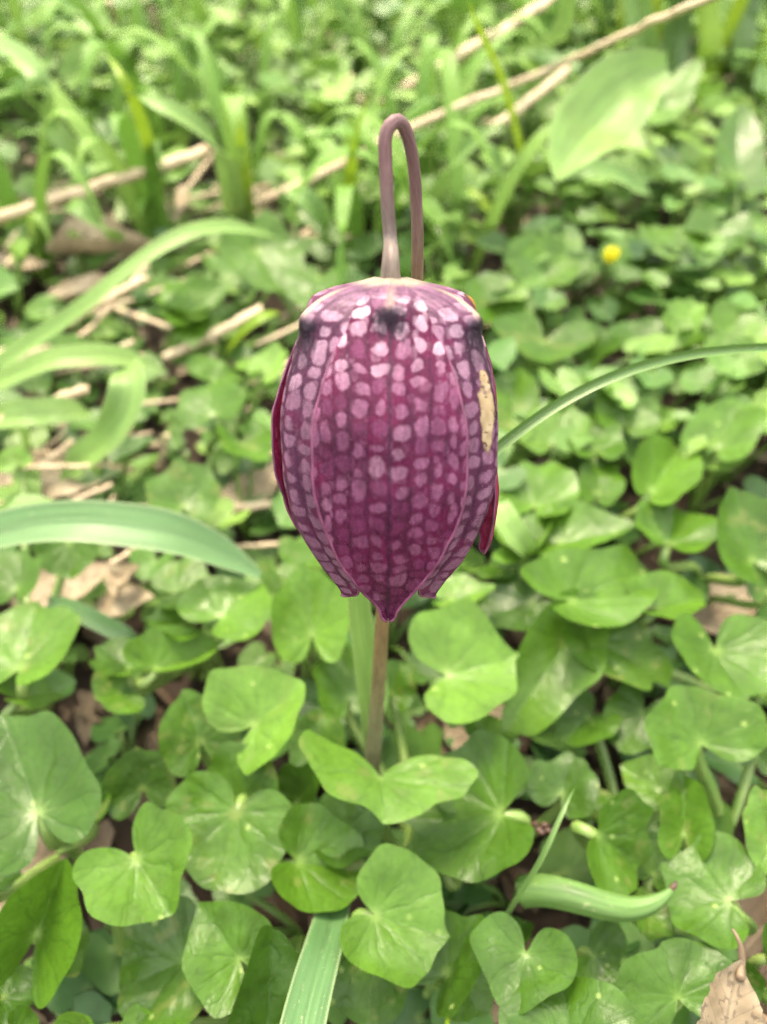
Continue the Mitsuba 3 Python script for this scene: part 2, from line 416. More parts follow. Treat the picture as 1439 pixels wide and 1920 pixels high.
# ------------------------------------------------------------------ mesh builders
def grid_faces(nr, nc, wrap=False):
    f = []
    m = nc if wrap else nc - 1
    i, j = np.meshgrid(np.arange(nr - 1), np.arange(m), indexing='ij')
    a = (i * nc + j).ravel()
    b = (i * nc + (j + 1) % nc).ravel()
    c, d = a + nc, b + nc
    return np.vstack([np.stack([a, b, d], 1), np.stack([a, d, c], 1)])


def spline(pts, n):
    pts = np.asarray(pts, float)
    if len(pts) == 2:
        t = np.linspace(0, 1, n)[:, None]
        return pts[0] * (1 - t) + pts[1] * t
    d = np.r_[0, np.cumsum(np.linalg.norm(np.diff(pts[:, :3], axis=0), axis=1) ** 0.7 + 1e-9)]
    return CubicSpline(d, pts)(np.linspace(0, d[-1], n))


def tube(pts, radii, n=10, samples=None, caps=True, rough=0.0, seed=0):
    """a tapering round stalk; returns (v, f, uv) with uv = (turn, along 0..1)"""
    samples = samples or 4 * len(pts)
    P = spline(pts, samples)
    R = np.interp(np.linspace(0, 1, samples), np.linspace(0, 1, len(radii)), radii)
    tan = np.gradient(P, axis=0)
    tan /= np.linalg.norm(tan, axis=1, keepdims=True) + 1e-12
    ref = np.array([0.0, -1, 0.2]) if abs(unit(tan[0])[1]) < 0.8 else np.array([1.0, 0, 0])
    N = np.zeros_like(P)
    cur = unit(ref - tan[0] * (ref @ tan[0]))
    for i in range(samples):
        cur = unit(cur - tan[i] * (cur @ tan[i]))
        N[i] = cur
    B = np.cross(tan, N)
    a = np.linspace(0, 2 * np.pi, n + 1)
    ring = np.cos(a)[None, :, None] * N[:, None] + np.sin(a)[None, :, None] * B[:, None]
    rr = np.repeat(R[:, None], n + 1, 1)
    if rough:
        q = P[:, None] + ring * R[:, None, None]
        rr = rr * (1 + rough * (meshkit.fbm(q * 500 + seed, 2) - 0.5) * 2)
    V = P[:, None] + ring * rr[..., None]
    uv = np.stack([np.repeat((a / (2 * np.pi))[None], samples, 0), np.repeat(np.linspace(0, 1, samples)[:, None], n + 1, 1)], -1)
    v, u, f = V.reshape(-1, 3), uv.reshape(-1, 2), grid_faces(samples, n + 1)
    if caps:
        m = len(v)
        v = np.vstack([v, P[:1], P[-1:]]); u = np.vstack([u, [[0, 0]], [[0, 1]]])
        j = np.arange(n)
        f = np.vstack([f, np.stack([j * 0 + m, j + 1, j], 1), np.stack([j * 0 + m + 1, (samples - 1) * (n + 1) + j, (samples - 1) * (n + 1) + j + 1], 1)])
    return v, f, u


leaf_no = [0]


def outline(n, seed, openness=0.0, scallop=0.02):
    """the right half of a heart-shaped leaf from the sinus to the tip, mirrored with small differences; unit midrib, unit half width"""
    rng = np.random.default_rng(seed)

    def half(jit):
        o = openness
        pts = np.array([(0.015, 0.0), (0.07 + 0.12 * o, -0.16 + 0.05 * o), (0.28 + 0.12 * o, -0.40 + 0.10 * o), (0.60 + 0.05 * o, -0.43 + 0.14 * o), (0.90, -0.20 + 0.10 * o),
                        (1.0, 0.14), (0.90, 0.48), (0.63, 0.77), (0.29, 0.94), (0.0, 1.02)])
        pts[2:-1] *= 1 + jit * rng.normal(0, 0.055, (len(pts) - 3, 1))
        d = np.r_[0, np.cumsum(np.linalg.norm(np.diff(pts, axis=0), axis=1))]
        s = np.linspace(0, d[-1], n)
        return np.stack([PchipInterpolator(d, pts[:, 0])(s) * 0.35 + CubicSpline(d, pts[:, 0])(s) * 0.65, CubicSpline(d, pts[:, 1])(s)], 1)
    r, l = half(1.0), half(1.0)
    l[:, 0] *= -1
    l[-1] = r[-1]
    o = np.vstack([r, l[::-1][1:]])
    th = np.arctan2(o[:, 0], o[:, 1])
    ph = rng.uniform(0, 6.28)
    w = np.sin(th * rng.integers(7, 10) + ph) * 0.6 + np.sin(th * 13 + 2 * ph) * 0.4
    o *= (1 + scallop * w * np.clip(np.linalg.norm(o, axis=1) * 2 - 0.6, 0, 1))[:, None]
    return o


def leaf_mesh(P, Tip, width, roll=0.0, fold=12.0, cup=0.10, curl=0.0, lobes=0.0, tone=0.5, seed=0, openness=0.0, nspoke=40, nring=11, wave=0.03, scallop=0.022):
    P, Tip = np.asarray(P, float), np.asarray(Tip, float)
    L = np.linalg.norm(Tip - P)
    Y = (Tip - P) / L
    X = unit(np.cross(Y, [0, 0, 1]))
    N = np.cross(X, Y)
    a = math.radians(roll)
    X, N = X * math.cos(a) + N * math.sin(a), N * math.cos(a) - X * math.sin(a)
    o = outline(nspoke, seed, openness, scallop)
    s = np.linspace(0, 1, nring + 1)[1:] ** 0.85
    q = o[None] * s[:, None, None]
    x, y = q[..., 0] * width / 2, q[..., 1] * L
    q = np.vstack([np.zeros((1, 2)), np.stack([x, y], -1).reshape(-1, 2)])
    x, y = q[:, 0], q[:, 1]
    r = np.hypot(x, y)
    R = 0.5 * (L + width / 2)
    fo = math.radians(fold)
    e = 0.06 * R
    z = (np.sqrt(x * x + e * e) - e) * math.tan(fo) + cup * r * r / R + curl * np.maximum(y, 0) ** 2 / L + lobes * np.maximum(-y, 0) * 1.5
    rng = np.random.default_rng(seed + 5)
    off = rng.uniform(0, 50, 3)
    pt = np.stack([x / R * 1.6, y / R * 1.6, x * 0], 1) + off
    z = z + 0.24 * R * (meshkit.fbm(pt, 2, seed % 97) - 0.5) * np.clip(r / R * 1.5, 0, 1)
    th = np.arctan2(x, y)
    z = z + wave * R * np.sin(th * rng.integers(4, 7) + rng.uniform(0, 6.28)) * np.clip(r / R, 0, 1.2) ** 2.5
    x = x * math.cos(fo) ** 0.8
    # faint relief of the main veins
    z = z - 0.012 * R * np.exp(-(((th / 0.62 + 0.5) % 1.0 - 0.5) * 0.62 * r / (0.05 * R)) ** 2) * np.clip(r / R * 3, 0, 1)
    v = P + x[:, None] * X + y[:, None] * Y + z[:, None] * N
    nc = len(o)
    f = grid_faces(nring, nc) + 1
    j = np.arange(nc - 1)
    f = np.vstack([f, np.stack([j * 0, j + 2, j + 1], 1)])
    f = f[:, ::-1]
    leaf_no[0] += 1
    uv = np.stack([q[:, 0] / R + 10 * (leaf_no[0] % 900), q[:, 1] / R + 10 * round(np.clip(tone, 0, 1) * 9)], 1)
    return v, f, uv, (X, Y, N, L)


def blade_mesh(pts, widths, hint=(0, -0.5, 0.85), fold=14.0, n=28, m=7, tip=True, twist=0.0, base=False):
    P = spline(pts, n)
    t = np.linspace(0, 1, n)
    W = PchipInterpolator(np.linspace(0, 1, len(widths)), widths)(t)
    if tip:
        W = W * np.clip((1 - t) / 0.16, 0.02, 1) ** 0.75
    tan = np.gradient(P, axis=0)
    tan /= np.linalg.norm(tan, axis=1, keepdims=True) + 1e-12
    S = np.cross(tan, np.asarray(hint, float))
    S /= np.linalg.norm(S, axis=1, keepdims=True) + 1e-12
    N = np.cross(S, tan)
    a = np.radians(twist) * t[:, None]
    S, N = S * np.cos(a) + N * np.sin(a), N * np.cos(a) - S * np.sin(a)
    q = np.linspace(-1, 1, m)
    fo = math.radians(fold)
    leaf_no[0] += 1
    und = (meshkit.fbm(np.stack([t * 4, t * 0 + leaf_no[0] * 3.7, t * 0], 1), 2) - 0.5)
    V = P[:, None] + S[:, None] * (q[None, :, None] * W[:, None, None] / 2 * math.cos(fo)) + N[:, None] * ((np.sqrt(q * q + 0.02) - 0.14)[None, :, None] * W[:, None, None] / 2 * math.sin(fo))
    V = V + N[:, None] * (und[:, None, None] * W[:, None, None] * 0.25)
    arc = np.r_[0, np.cumsum(np.linalg.norm(np.diff(P, axis=0), axis=1))] * 100
    uv = np.stack([np.repeat(q[None], n, 0) + 10 * (leaf_no[0] % 900), np.repeat(arc[:, None], m, 1)], -1)
    return V.reshape(-1, 3), grid_faces(n, m)[:, ::-1], uv.reshape(-1, 2)


def put_blade(parent, name, pts, widths_px, mat, **kw):
    """pts: (px, py, height) read off the photograph; widths in photo pixels"""
    label = kw.pop('label', None)
    P = [at(*p) for p in pts]
    D = [depth_of(p) for p in P]
    ws = np.interp(np.linspace(0, 1, len(P)), np.linspace(0, 1, len(widths_px)), widths_px) * np.array(D) / FPX
    v, f, uv = blade_mesh(P, ws, **kw)
    return part(parent, name, (v, f), mat, uv=uv, label=label)


def blade_thing(name, label, cat, pts, widths_px, mat, group=None, **kw):
    P = [at(*p) for p in pts]
    ws = 0.80 * np.interp(np.linspace(0, 1, len(P)), np.linspace(0, 1, len(widths_px)), widths_px) * np.array([depth_of(p) for p in P]) / FPX
    v, f, uv = blade_mesh(P, ws, **kw)
    return single(name, (v, f), mat, label, cat, group, uv=uv)


def stalk_thing(name, label, cat, pts, w_px, mat='mat_straw', group=None, rough=0.18, w_end=None):
    P = [at(*p) for p in pts]
    rng = np.random.default_rng(len(names_used))
    w_px *= .74
    r0 = w_px * depth_of(P[0]) / FPX / 2
    r1 = (w_end or w_px) * depth_of(P[-1]) / FPX / 2
    Q = spline(P, 5 * len(P)) if len(P) > 2 else np.array([P[0] + (P[1] - P[0]) * t for t in np.linspace(0, 1, 9)])
    Q = Q + rng.normal(0, 0.10 * r0, Q.shape)
    n = 8 * len(Q)
    rad = np.linspace(r0, r1, len(Q)) * (1 + rng.uniform(-0.08, 0.10, len(Q)))
    v, f, uv = tube(Q, rad, 9, n, rough=rough, seed=len(names_used))
    return single(name, (v, f), mat, label, cat, group, uv=uv)


def dead_leaf_mesh(P, Tip, width, seed, curl=0.4, tone=1.0, nseg=44, nring=12, notch=0.12, roll=0):
    """a dry pointed leaf, cockled and curled at the margin"""
    P, Tip = np.asarray(P, float), np.asarray(Tip, float)
    L = np.linalg.norm(Tip - P)
    Y = (Tip - P) / L
    X = unit(np.cross(Y, [0, 0, 1]))
    a = math.radians(roll)
    N = np.cross(X, Y)
    X, N = X * math.cos(a) + N * math.sin(a), N * math.cos(a) - X * math.sin(a)
    rng = np.random.default_rng(seed)
    t = np.linspace(0, 1, nseg)
    w = np.sin(np.pi * t ** 0.8) ** 0.85 * (1 - 0.25 * t) + 0.01
    m = 2 * nring + 1
    q = np.linspace(-1, 1, m)
    jag = 1 + notch * (meshkit.fbm(np.stack([t * 9, t * 0 + seed, t * 0], 1), 3, seed % 50) - 0.5) * 2
    jag2 = 1 + notch * (meshkit.fbm(np.stack([t * 9, t * 0 + seed + 30, t * 0], 1), 3, seed % 50) - 0.5) * 2
    side = np.where(q[None] > 0, jag[:, None], jag2[:, None])
    x = q[None] * w[:, None] * side * width / 2
    y = np.repeat((t * L)[:, None], m, 1)
    pt = np.stack([x / width * 2.2, y / width * 2.2, x * 0], -1) + seed * 1.7
    z = curl * (np.abs(q[None]) ** 2.2 * w[:, None]) * width * 0.5 + 0.30 * width * (meshkit.fbm(pt, 3, seed % 50) - 0.5) + 0.15 * L * (t[:, None] - 0.5) ** 2
    v = P + x[..., None] * X + y[..., None] * Y + z[..., None] * N
    leaf_no[0] += 1
    uv = np.stack([x / width + 10 * (leaf_no[0] % 900), y / L - 0.0 + 10 * round(tone * 9)], -1)
    return v.reshape(-1, 3), grid_faces(nseg, m)[:, ::-1], uv.reshape(-1, 2)


# ------------------------------------------------------------------ ground
def ground_z(x, y):
    p = np.stack([np.asarray(x, float), np.asarray(y, float), np.zeros_like(np.asarray(x, float))], -1)
    return (meshkit.fbm(p * 28, 4, 3) - 0.5) * 0.014 + (meshkit.fbm(p * 4, 2, 8) - 0.5) * 0.02 - 0.004


ax = np.r_[-60, -20, -8, -3, -1.5, np.linspace(-0.9, 0.9, 260), 1.5, 3, 8, 20, 60]
ay = np.r_[-60, -20, -6, -2, -0.8, np.linspace(-0.25, 1.4, 260), 2.2, 4, 8, 20, 60]
gx, gy = np.meshgrid(ax, ay)
gz = ground_z(gx, gy)
single('ground', (np.stack([gx, gy, gz], -1).reshape(-1, 3), grid_faces(len(ay), len(ax))), 'mat_soil', 'dark brown soil with crumbs showing between the leaves', 'soil', kind='structure')

# ------------------------------------------------------------------ the snake's head fritillary
RMAX, LB = 0.0147, 0.0432
B0 = atd(733, 519, 0.0945)
AX = unit(np.array([-0.004, -0.43, -0.903]))
toward = unit((CAM - B0) - AX * ((CAM - B0) @ AX))
EF, ER = toward, np.cross(AX, toward)
if ER[0] < 0:
    ER = -ER
PA = [0, .012, .03, .06, .10, .135, .17, .27, .40, .51, .63, .74, .84, .93, .96, 1.0]
PR = [.13, .25, .46, .65, .745, .785, .83, .935, 1.0, .995, .945, .83, .665, .49, .43, .35]
prof = PchipInterpolator(PA, PR)
WA = [0, .05, .10, .19, .40, .55, .70, .80, .85, .90, .935, .965, .985, 1.0]
WD = [30, 30, 30.5, 32, 34, 33.5, 30, 25.5, 21.5, 16.5, 11.5, 8, 7, 2.5]
wid = PchipInterpolator(WA, WD)
wid_blunt = PchipInterpolator(WA, [30, 30.5, 33, 38.5, 41.5, 41, 38, 35, 33.5, 31, 28, 24, 18, 4])


def tepal(phi0, scale_a, layer, k, flare=0.0, wmul=1.0, seed=0, hook=0.0):
    ns, nq = 130, 85
    s = np.linspace(0, 1, ns) ** 0.92
    q = np.linspace(-1, 1, nq)
    S, Q = np.meshgrid(s, q, indexing='ij')
    half = np.radians((wid_blunt if k in (1, 5) else wid)(S)) * (1 + (wmul - 1) * np.clip((S - 0.1) / 0.15, 0, 1))
    # ragged margin, a little
    half = half * (1 + 0.05 * (meshkit.fbm(np.stack([S * 9, np.sign(Q) + 2.0, S * 0 + seed], -1), 3, 5) - 0.5) * np.abs(Q) ** 2 * np.clip(S * 4 - 0.4, 0, 1))
    phi = Q * half
    a = S * scale_a
    r = prof(np.clip(a, 0, 1))
    r = r + flare * np.clip((a - 0.50) / 0.45, 0, 1) ** 1.3
    # the shoulder: a ridge and a nectary knob on the midline, valleys between tepals
    an = .105 if k in (1, 5, 3) else .058
    r = r + 0.07 * np.exp(-((a - an) / .04) ** 2) * np.exp(-(phi / .26) ** 2) + 0.03 * np.exp(-(phi / .12) ** 2) * np.clip(1 - a / .12, 0, 1) * np.clip(a / 0.03, 0, 1)
    r = r - 0.075 * np.clip(np.abs(Q), 0, 1) ** 2 * np.exp(-((a - .10) / .07) ** 2)
    # keel along the midline, flatter flanks
    r = r + 0.018 * np.exp(-(phi / .10) ** 2) * np.clip((a - .2) / .1, 0, 1) - 0.012 * np.exp(-((np.abs(phi) - .22) / .12) ** 2) * np.clip((a - .2) / .1, 0, 1)
    poly = .87 / np.cos(np.minimum(np.sqrt(phi * phi + .005), 1.04) - np.pi / 6)
    r = r * (1 + (poly - .955) * (.38 if k == 0 else .80) * np.clip((a - .1) / .12, 0, 1))
    r = r + layer * np.clip((a - .12) / .25, 0, 1) + (0.045 if layer > 0.02 else -0.03) * (np.abs(Q) ** 5) * np.clip(a * 3 - .5, 0, 1)
    pt = np.stack([S * 7, Q * 2.2, S * 0 + seed * 3.3], -1)
    r = r + 0.045 * (meshkit.fbm(pt, 3, 11) - 0.5) * np.clip(S * 6 - .5, 0, 1)
    ribs = np.abs(np.sin(np.pi * phi * np.maximum(r, .3) * RMAX * 1000 / 2.45))
    r = r + 0.016 * ribs ** 0.7 * np.clip(a * 4 - 0.6, 0, 1) * np.clip((1 - S) * 4, 0, 1) + 0.004 * np.sin(phi * 38 + seed) * np.clip(a * 4 - 0.8, 0, 1) * np.clip((1 - S) * 5, 0, 1)
    r = r + hook * np.clip((S - 0.93) / 0.07, 0, 1) ** 2
    aa = a + 0.016 * np.abs(Q) ** 2 * np.exp(-((a - .07) / .05) ** 2)
    R = r * RMAX
    V = B0 + AX * (aa * LB)[..., None] + (np.cos(phi0 + phi) * R)[..., None] * EF + (np.sin(phi0 + phi) * R)[..., None] * ER
    arc = np.r_[0, np.cumsum(np.linalg.norm(np.diff(V[:, nq // 2], axis=0), axis=1))] * 1000
    U = phi * np.maximum(R, 0.003) * 1000
    uv = np.stack([U + 100 * k, np.repeat(arc[:, None], nq, 1)], -1)
    rim = np.vstack([V[6:, 0], V[-1, 1:-1], V[6:, -1][::-1]])
    return V.reshape(-1, 3), grid_faces(ns, nq), uv.reshape(-1, 2), rim


frit = thing('fritillary', 'nodding purple chequered bell flower on an arched purplish stem', 'flower')
for (phi, sa, layer, k, fl, wm, hk, lab) in [
        (0, 1.0, 0.060, 0, 0.0, 1.0, 0.03, 'broad front tepal with pale checks and a pointed tip'),
        (59, 0.955, -0.01, 1, 0.03, 0.95, 0.02, 'right front tepal with a dry tan tear near its edge'),
        (109, 0.885, 0.0, 2, 0.52, 0.62, -0.03, 'right rear tepal with a browned knob at its shoulder'),
        (180, 0.96, -0.01, 3, 0.0, 1.0, 0.0, None),
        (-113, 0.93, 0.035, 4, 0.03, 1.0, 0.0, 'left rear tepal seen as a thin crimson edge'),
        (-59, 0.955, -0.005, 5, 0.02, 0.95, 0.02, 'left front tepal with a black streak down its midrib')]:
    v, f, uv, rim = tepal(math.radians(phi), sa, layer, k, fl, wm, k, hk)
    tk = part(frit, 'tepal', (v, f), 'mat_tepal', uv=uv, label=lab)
    keep = np.r_[True, np.linalg.norm(np.diff(rim, axis=0), axis=1) > 2e-5]
    v, f, uv = tube(rim[keep], [.00008, .00016, .00018, .00018, .00016, .00018, .00018, .00016, .00008], 7, 240)
    part(tk, 'margin', (v, f), 'mat_margin', uv=uv)

# stem: from the ground behind the bell, over the arch, down to the receptacle
base = at(688, 1590, 0.0)
SY = 0.0885
low = [base, at(697, 1450, 0.030)]


def on_y(px, py, Y):
    d = ray(px, py)
    return CAM + d * (Y / d[1])


dpt = depth_of(B0)
stem_pts = low + [on_y(712, 1250, 0.0850), on_y(720, 1130, 0.0865), on_y(752, 860, 0.0915), on_y(779, 600, 0.0975), on_y(783, 500, 0.0988), on_y(782, 400, 0.0985),
                  on_y(776, 310, 0.0975), on_y(764, 252, 0.0965), on_y(746, 226, 0.0955), on_y(728, 240, 0.0945), on_y(723, 300, 0.0935), on_y(727, 380, 0.0925), on_y(732, 450, 0.0912),
                  B0 - AX * 0.0030, B0 + AX * 0.0012]
rad_px = [(0, 17), (0.12, 15.5), (0.30, 15), (0.5, 14), (0.68, 13), (0.80, 12.6), (0.9, 12.4), (0.94, 12.6), (0.965, 13.2), (0.98, 15.5), (0.99, 19), (1.0, 25)]
SP = spline(stem_pts, 240)
tt = np.linspace(0, 1, 240)
arc = np.r_[0, np.cumsum(np.linalg.norm(np.diff(SP, axis=0), axis=1))]
arc /= arc[-1]
rp = np.interp(arc, [r[0] for r in rad_px], [r[1] for r in rad_px])
dp = np.array([depth_of(p) for p in SP])
srad = rp * dp / FPX
v, f, uv = tube(SP, srad, 18, 240, rough=0.05)
uv[:-2, 1] = np.interp(uv[:-2, 1], tt, arc)
part(frit, 'stem', (v, f), 'mat_stem', uv=uv)
# its two narrow leaves
lf = [on_y(735, 1010, 0.0895), on_y(830, 925, 0.094), on_y(945, 830, 0.099), on_y(1040, 762, 0.103), on_y(1150, 706, 0.107), on_y(1280, 668, 0.111), on_y(1440, 652, 0.115), on_y(1600, 660, 0.119), on_y(1720, 690, 0.122)]
v, f, uv = blade_mesh(lf, [0.0020, 0.0025, 0.0024, 0.0021, 0.0018, 0.0013], hint=(0.1, -0.75, 0.65), fold=40, n=60)
part(frit, 'leaf', (v, f), 'mat_rolled', uv=uv, label='long narrow green leaf arching away to the right behind the bell')
lf = [at(700, 1470, 0.028), on_y(697, 1380, 0.087), on_y(688, 1260, 0.0885), on_y(676, 1160, 0.0900), on_y(668, 1060, 0.0915), on_y(664, 960, 0.093)]
v, f, uv = blade_mesh(lf, [0.003, 0.0042, 0.0050, 0.0048, 0.0038, 0.002], hint=(0.2, -0.9, 0.3), fold=14, n=40)
part(frit, 'leaf', (v, f), 'mat_pale_blade', uv=uv, label='pale strap leaf standing just left of the stem')

# ------------------------------------------------------------------ celandine plants placed from the photograph
# a leaf: petiole point px,py, tip px,py, width in px, height above the ground (mm), tip height relative to it (mm), roll, fold, tone, extras
def plant(label, root, leaves, group=None, name='celandine_plant', cat='celandine'):
    key = thing(name, label, cat, group)
    rx, ry = root
    R0 = at(rx, ry, 0.0)
    R0[2] = ground_z(R0[0], R0[1]) - 0.002
    for i, lf in enumerate(leaves):
        (ax_, ay_, bx, by, wpx, h, dz, roll, fold, tone), ex = lf[:10], (lf[10] if len(lf) > 10 else {})
        dz += np.random.default_rng(i * 31 + int(ax_)).normal(0, 3.5)
        P, Q = at(ax_, ay_, h / 1000), at(bx, by, (h + dz) / 1000)
        Y = unit(Q - P)
        X = unit(np.cross(Y, [0, 0, 1]))
        p0, p1 = project(P - X * 0.002), project(P + X * 0.002)
        pxm = math.hypot(p1[0] - p0[0], p1[1] - p0[1]) / 0.004
        w = wpx / max(pxm, 0.62 * FPX / depth_of(P))
        seed = int(ax_ * 7 + ay_ * 13) % 9973
        rj = np.random.default_rng(seed + 3)
        kw = dict(cup=rj.uniform(.02, .22), curl=-0.12 + rj.normal(0, .1), lobes=rj.uniform(0, .35), wave=rj.uniform(.02, .07), scallop=rj.uniform(.012, .034))
        kw.update({a: b for a, b in ex.items() if a != 'curl' or abs(b) > .14})
        roll, fold = roll + rj.normal(0, 8), fold + rj.uniform(0, 14)
        lab = kw.pop('label', None)
        v, f, uv, (X, Y, N, L) = leaf_mesh(P, Q, w, roll, fold, tone=tone, seed=seed, **kw)
        lk = part(key, 'leaf', (v, f), 'mat_celandine', uv=uv, label=lab)
        r = 0.00085 + 0.03 * w
        rng = np.random.default_rng(seed)
        top = P - N * r * 0.9
        pts = [top + Y * r * 0.6, top - Y * 0.16 * L - N * 0.003, top * 0.55 + R0 * 0.45 + np.r_[rng.normal(0, 0.002, 2), 0.004], R0 + np.r_[rng.normal(0, 0.0025, 2), 0]]
        v, f, u2 = tube(pts, [r * 0.8, r, r * 0.95, r * 0.9], 8, 20)
        part(lk, 'petiole', (v, f), 'mat_petiole', uv=u2)
    return key


D = dict
plant('celandine plant whose V-folded leaf lies across the base of the flower stem', (760, 1620), [
    (714, 1458, 722, 1528, 345, 48, 3, 10, 12, .62, D(cup=0.03, curl=0.0, lobes=0.12, nspoke=60, scallop=.03, wave=.02)),
    (640, 1560, 725, 1560, 150, 34, 0, 0, 8, .22),
    (560, 1617, 684, 1640, 205, 38, -3, 8, 8, .45, D(curl=-.12)),
    (655, 1310, 640, 1225, 150, 26, 0, 0, 8, .35), (735, 1300, 745, 1240, 95, 22, 0, 0, 8, .3)])
plant('celandine plant with the brightest rounded leaf, left of the flower stem', (480, 1540), [
    (474, 1362, 556, 1280, 178, 44, 5, 4, 12, .93, D(curl=-.2)),
    (375, 1392, 345, 1298, 165, 36, 3, -5, 10, .42, D(curl=-.15)),
    (268, 1478, 256, 1402, 150, 26, 3, 0, 10, .25),
    (600, 1420, 600, 1330, 110, 27, 2, 0, 10, .45), (560, 1500, 590, 1440, 110, 24, 0, 0, 10, .4)])
plant('celandine plant with the largest pale dull round leaf, lower left of centre', (450, 1640), [
    (442, 1524, 398, 1662, 245, 41, -2, 5, 8, .42, D(curl=-.08, nspoke=60)),
    (452, 1500, 472, 1396, 165, 36, 2, 0, 8, .40)])
plant('celandine plant with a creased heart leaf carrying pale blotches, lower left', (260, 1760), [
    (256, 1612, 322, 1716, 272, 46, -3, -6, 24, .64, D(curl=-.1, lobes=.15, nspoke=60)),
    (345, 1800, 225, 1860, 265, 31, -4, 0, 8, .18, D(curl=-.15, nspoke=60)),
    (450, 1800, 372, 1700, 205, 38, 4, 10, 16, .42, D(curl=-.25))])
plant('celandine plant with a dark glossy upright leaf behind the flat strap leaf', (560, 1900), [
    (500, 1945, 512, 1738, 190, 30, 14, -25, 10, .12, D(curl=.1, nspoke=60)),
    (700, 1782, 690, 1925, 185, 31, -2, 0, 8, .30, D(nspoke=60)),
    (262, 1955, 262, 1885, 80, 30, 6, 0, 12, .6), (175, 1955, 178, 1868, 120, 30, 6, 0, 12, .72)])
plant('celandine plant at the left edge with a big dark bluish leaf on a pale stalk', (150, 1640), [
    (70, 1525, 5, 1345, 275, 47, 4, -12, 10, .08, D(curl=-.15, nspoke=60)),
    (165, 1530, 150, 1470, 110, 27, 0, 0, 8, .3), (-15, 1655, 25, 1625, 110, 30, 0, 0, 8, .2)])
plant('celandine plant at the lower left edge with a leaf folded like an open purse', (75, 1830), [
    (70, 1752, 128, 1592, 190, 36, 10, -28, 34, .50, D(curl=.15, lobes=.1)),
    (118, 1772, 150, 1842, 125, 18, -2, 0, 8, .10),
    (5, 1870, 66, 1850, 150, 27, 0, 0, 8, .15), (30, 1935, 70, 1925, 80, 33, 0, 0, 8, .35)])
plant('celandine plant with the broad bright leaf at bottom centre, right of the strap leaf', (770, 1850), [
    (704, 1716, 828, 1764, 248, 42, -3, 4, 14, .72, D(curl=-.1, lobes=.1, nspoke=60)),
    (838, 1826, 905, 1722, 190, 33, 3, 12, 22, .33, D(curl=.05, lobes=.1)),
    (870, 1840, 900, 1905, 120, 30, -3, 0, 8, .5)])
plant('celandine plant with a wide dull grey-green leaf behind the thin grass blade', (900, 1640), [
    (940, 1525, 762, 1548, 270, 38, -3, 0, 6, .26, D(curl=-.05, nspoke=60, openness=.6)),
    (900, 1480, 880, 1408, 190, 33, 4, 0, 8, .25),
    (1052, 1490, 1075, 1415, 140, 30, 2, 0, 8, .24), (830, 1620, 800, 1560, 120, 24, 0, 0, 8, .15)])
plant('celandine plant with a twisted leaf marked by yellow spots, above the pod-like leaf', (1150, 1650), [
    (1122, 1566, 1196, 1622, 195, 40, -3, 0, 16, .48, D(curl=-.1, openness=.6, lobes=.25)),
    (1106, 1346, 1052, 1392, 125, 28, -2, 0, 12, .26),
    (1238, 1482, 1164, 1432, 85, 30, 0, 0, 14, .68), (1110, 1530, 1105, 1480, 120, 26, 0, 0, 8, .3)])
plant('celandine plant with a tall bright two-lobed leaf and a folded one under it, right side', (1330, 1560), [
    (1316, 1396, 1285, 1288, 225, 46, 6, 0, 18, .60, D(curl=-.15, openness=.4, nspoke=60)),
    (1283, 1566, 1282, 1448, 125, 38, 4, 0, 34, .48, D(curl=-.05, openness=.3)),
    (1206, 1336, 1165, 1412, 140, 30, -3, 0, 8, .22), (1420, 1420, 1440, 1370, 110, 28, 0, 0, 8, .25)])
plant('celandine plant with a flat grey-green notched leaf beside the tip of the pod-like leaf', (1370, 1780), [
    (1369, 1690, 1246, 1632, 205, 41, -2, 0, 6, .40, D(curl=-.05, openness=.4, nspoke=60)),
    (1225, 1640, 1250, 1588, 130, 30, 0, 0, 8, .24), (1215, 1715, 1215, 1770, 100, 32, -2, 0, 10, .58),
    (1445, 1590, 1425, 1480, 90, 44, 2, 0, 14, .55)])
plant('celandine plant in the bottom right corner with a quilted leaf under the dry leaf', (1300, 1900), [
    (1272, 1872, 1248, 1768, 268, 41, 3, 4, 6, .27, D(curl=-.15, nspoke=60)),
    (1450, 1800, 1418, 1770, 130, 34, 0, 0, 8, .3), (1380, 1850, 1385, 1790, 100, 27, 0, 0, 8, .45)])
plant('celandine plant at the bottom edge with a heart leaf notched at the top', (1020, 1900), [
    (986, 1790, 962, 1894, 195, 43, -3, 0, 10, .42, D(curl=-.12, nspoke=60)),
    (1075, 1965, 1055, 1826, 270, 44, 3, 0, 8, .38, D(nspoke=60)),
    (1112, 1792, 1160, 1828, 145, 31, -2, 0, 8, .27), (950, 1770, 965, 1730, 120, 25, 0, 0, 8, .2)])
plant('celandine plant with a broad bright leaf just right of the stem below the bell', (900, 1420), [
    (838, 1266, 975, 1232, 225, 44, -2, -4, 12, .80, D(curl=-.12, lobes=.15, nspoke=60, openness=.4)),
    (1060, 1205, 962, 1362, 160, 38, -6, 10, 14, .72, D(curl=-.1, wave=.06)),
    (905, 1390, 960, 1370, 90, 24, 0, 0, 10, .3)])
plant('celandine plant with a leaf notched at the top, upper of the right edge group', (1360, 1330), [
    (1342, 1218, 1392, 1318, 220, 44, -3, 6, 10, .52, D(curl=-.1, nspoke=60)),
    (1120, 1198, 1258, 1288, 120, 39, -4, 0, 10, .45, D(curl=-.1)),
    (1425, 1300, 1440, 1250, 90, 26, 0, 0, 8, .3)])
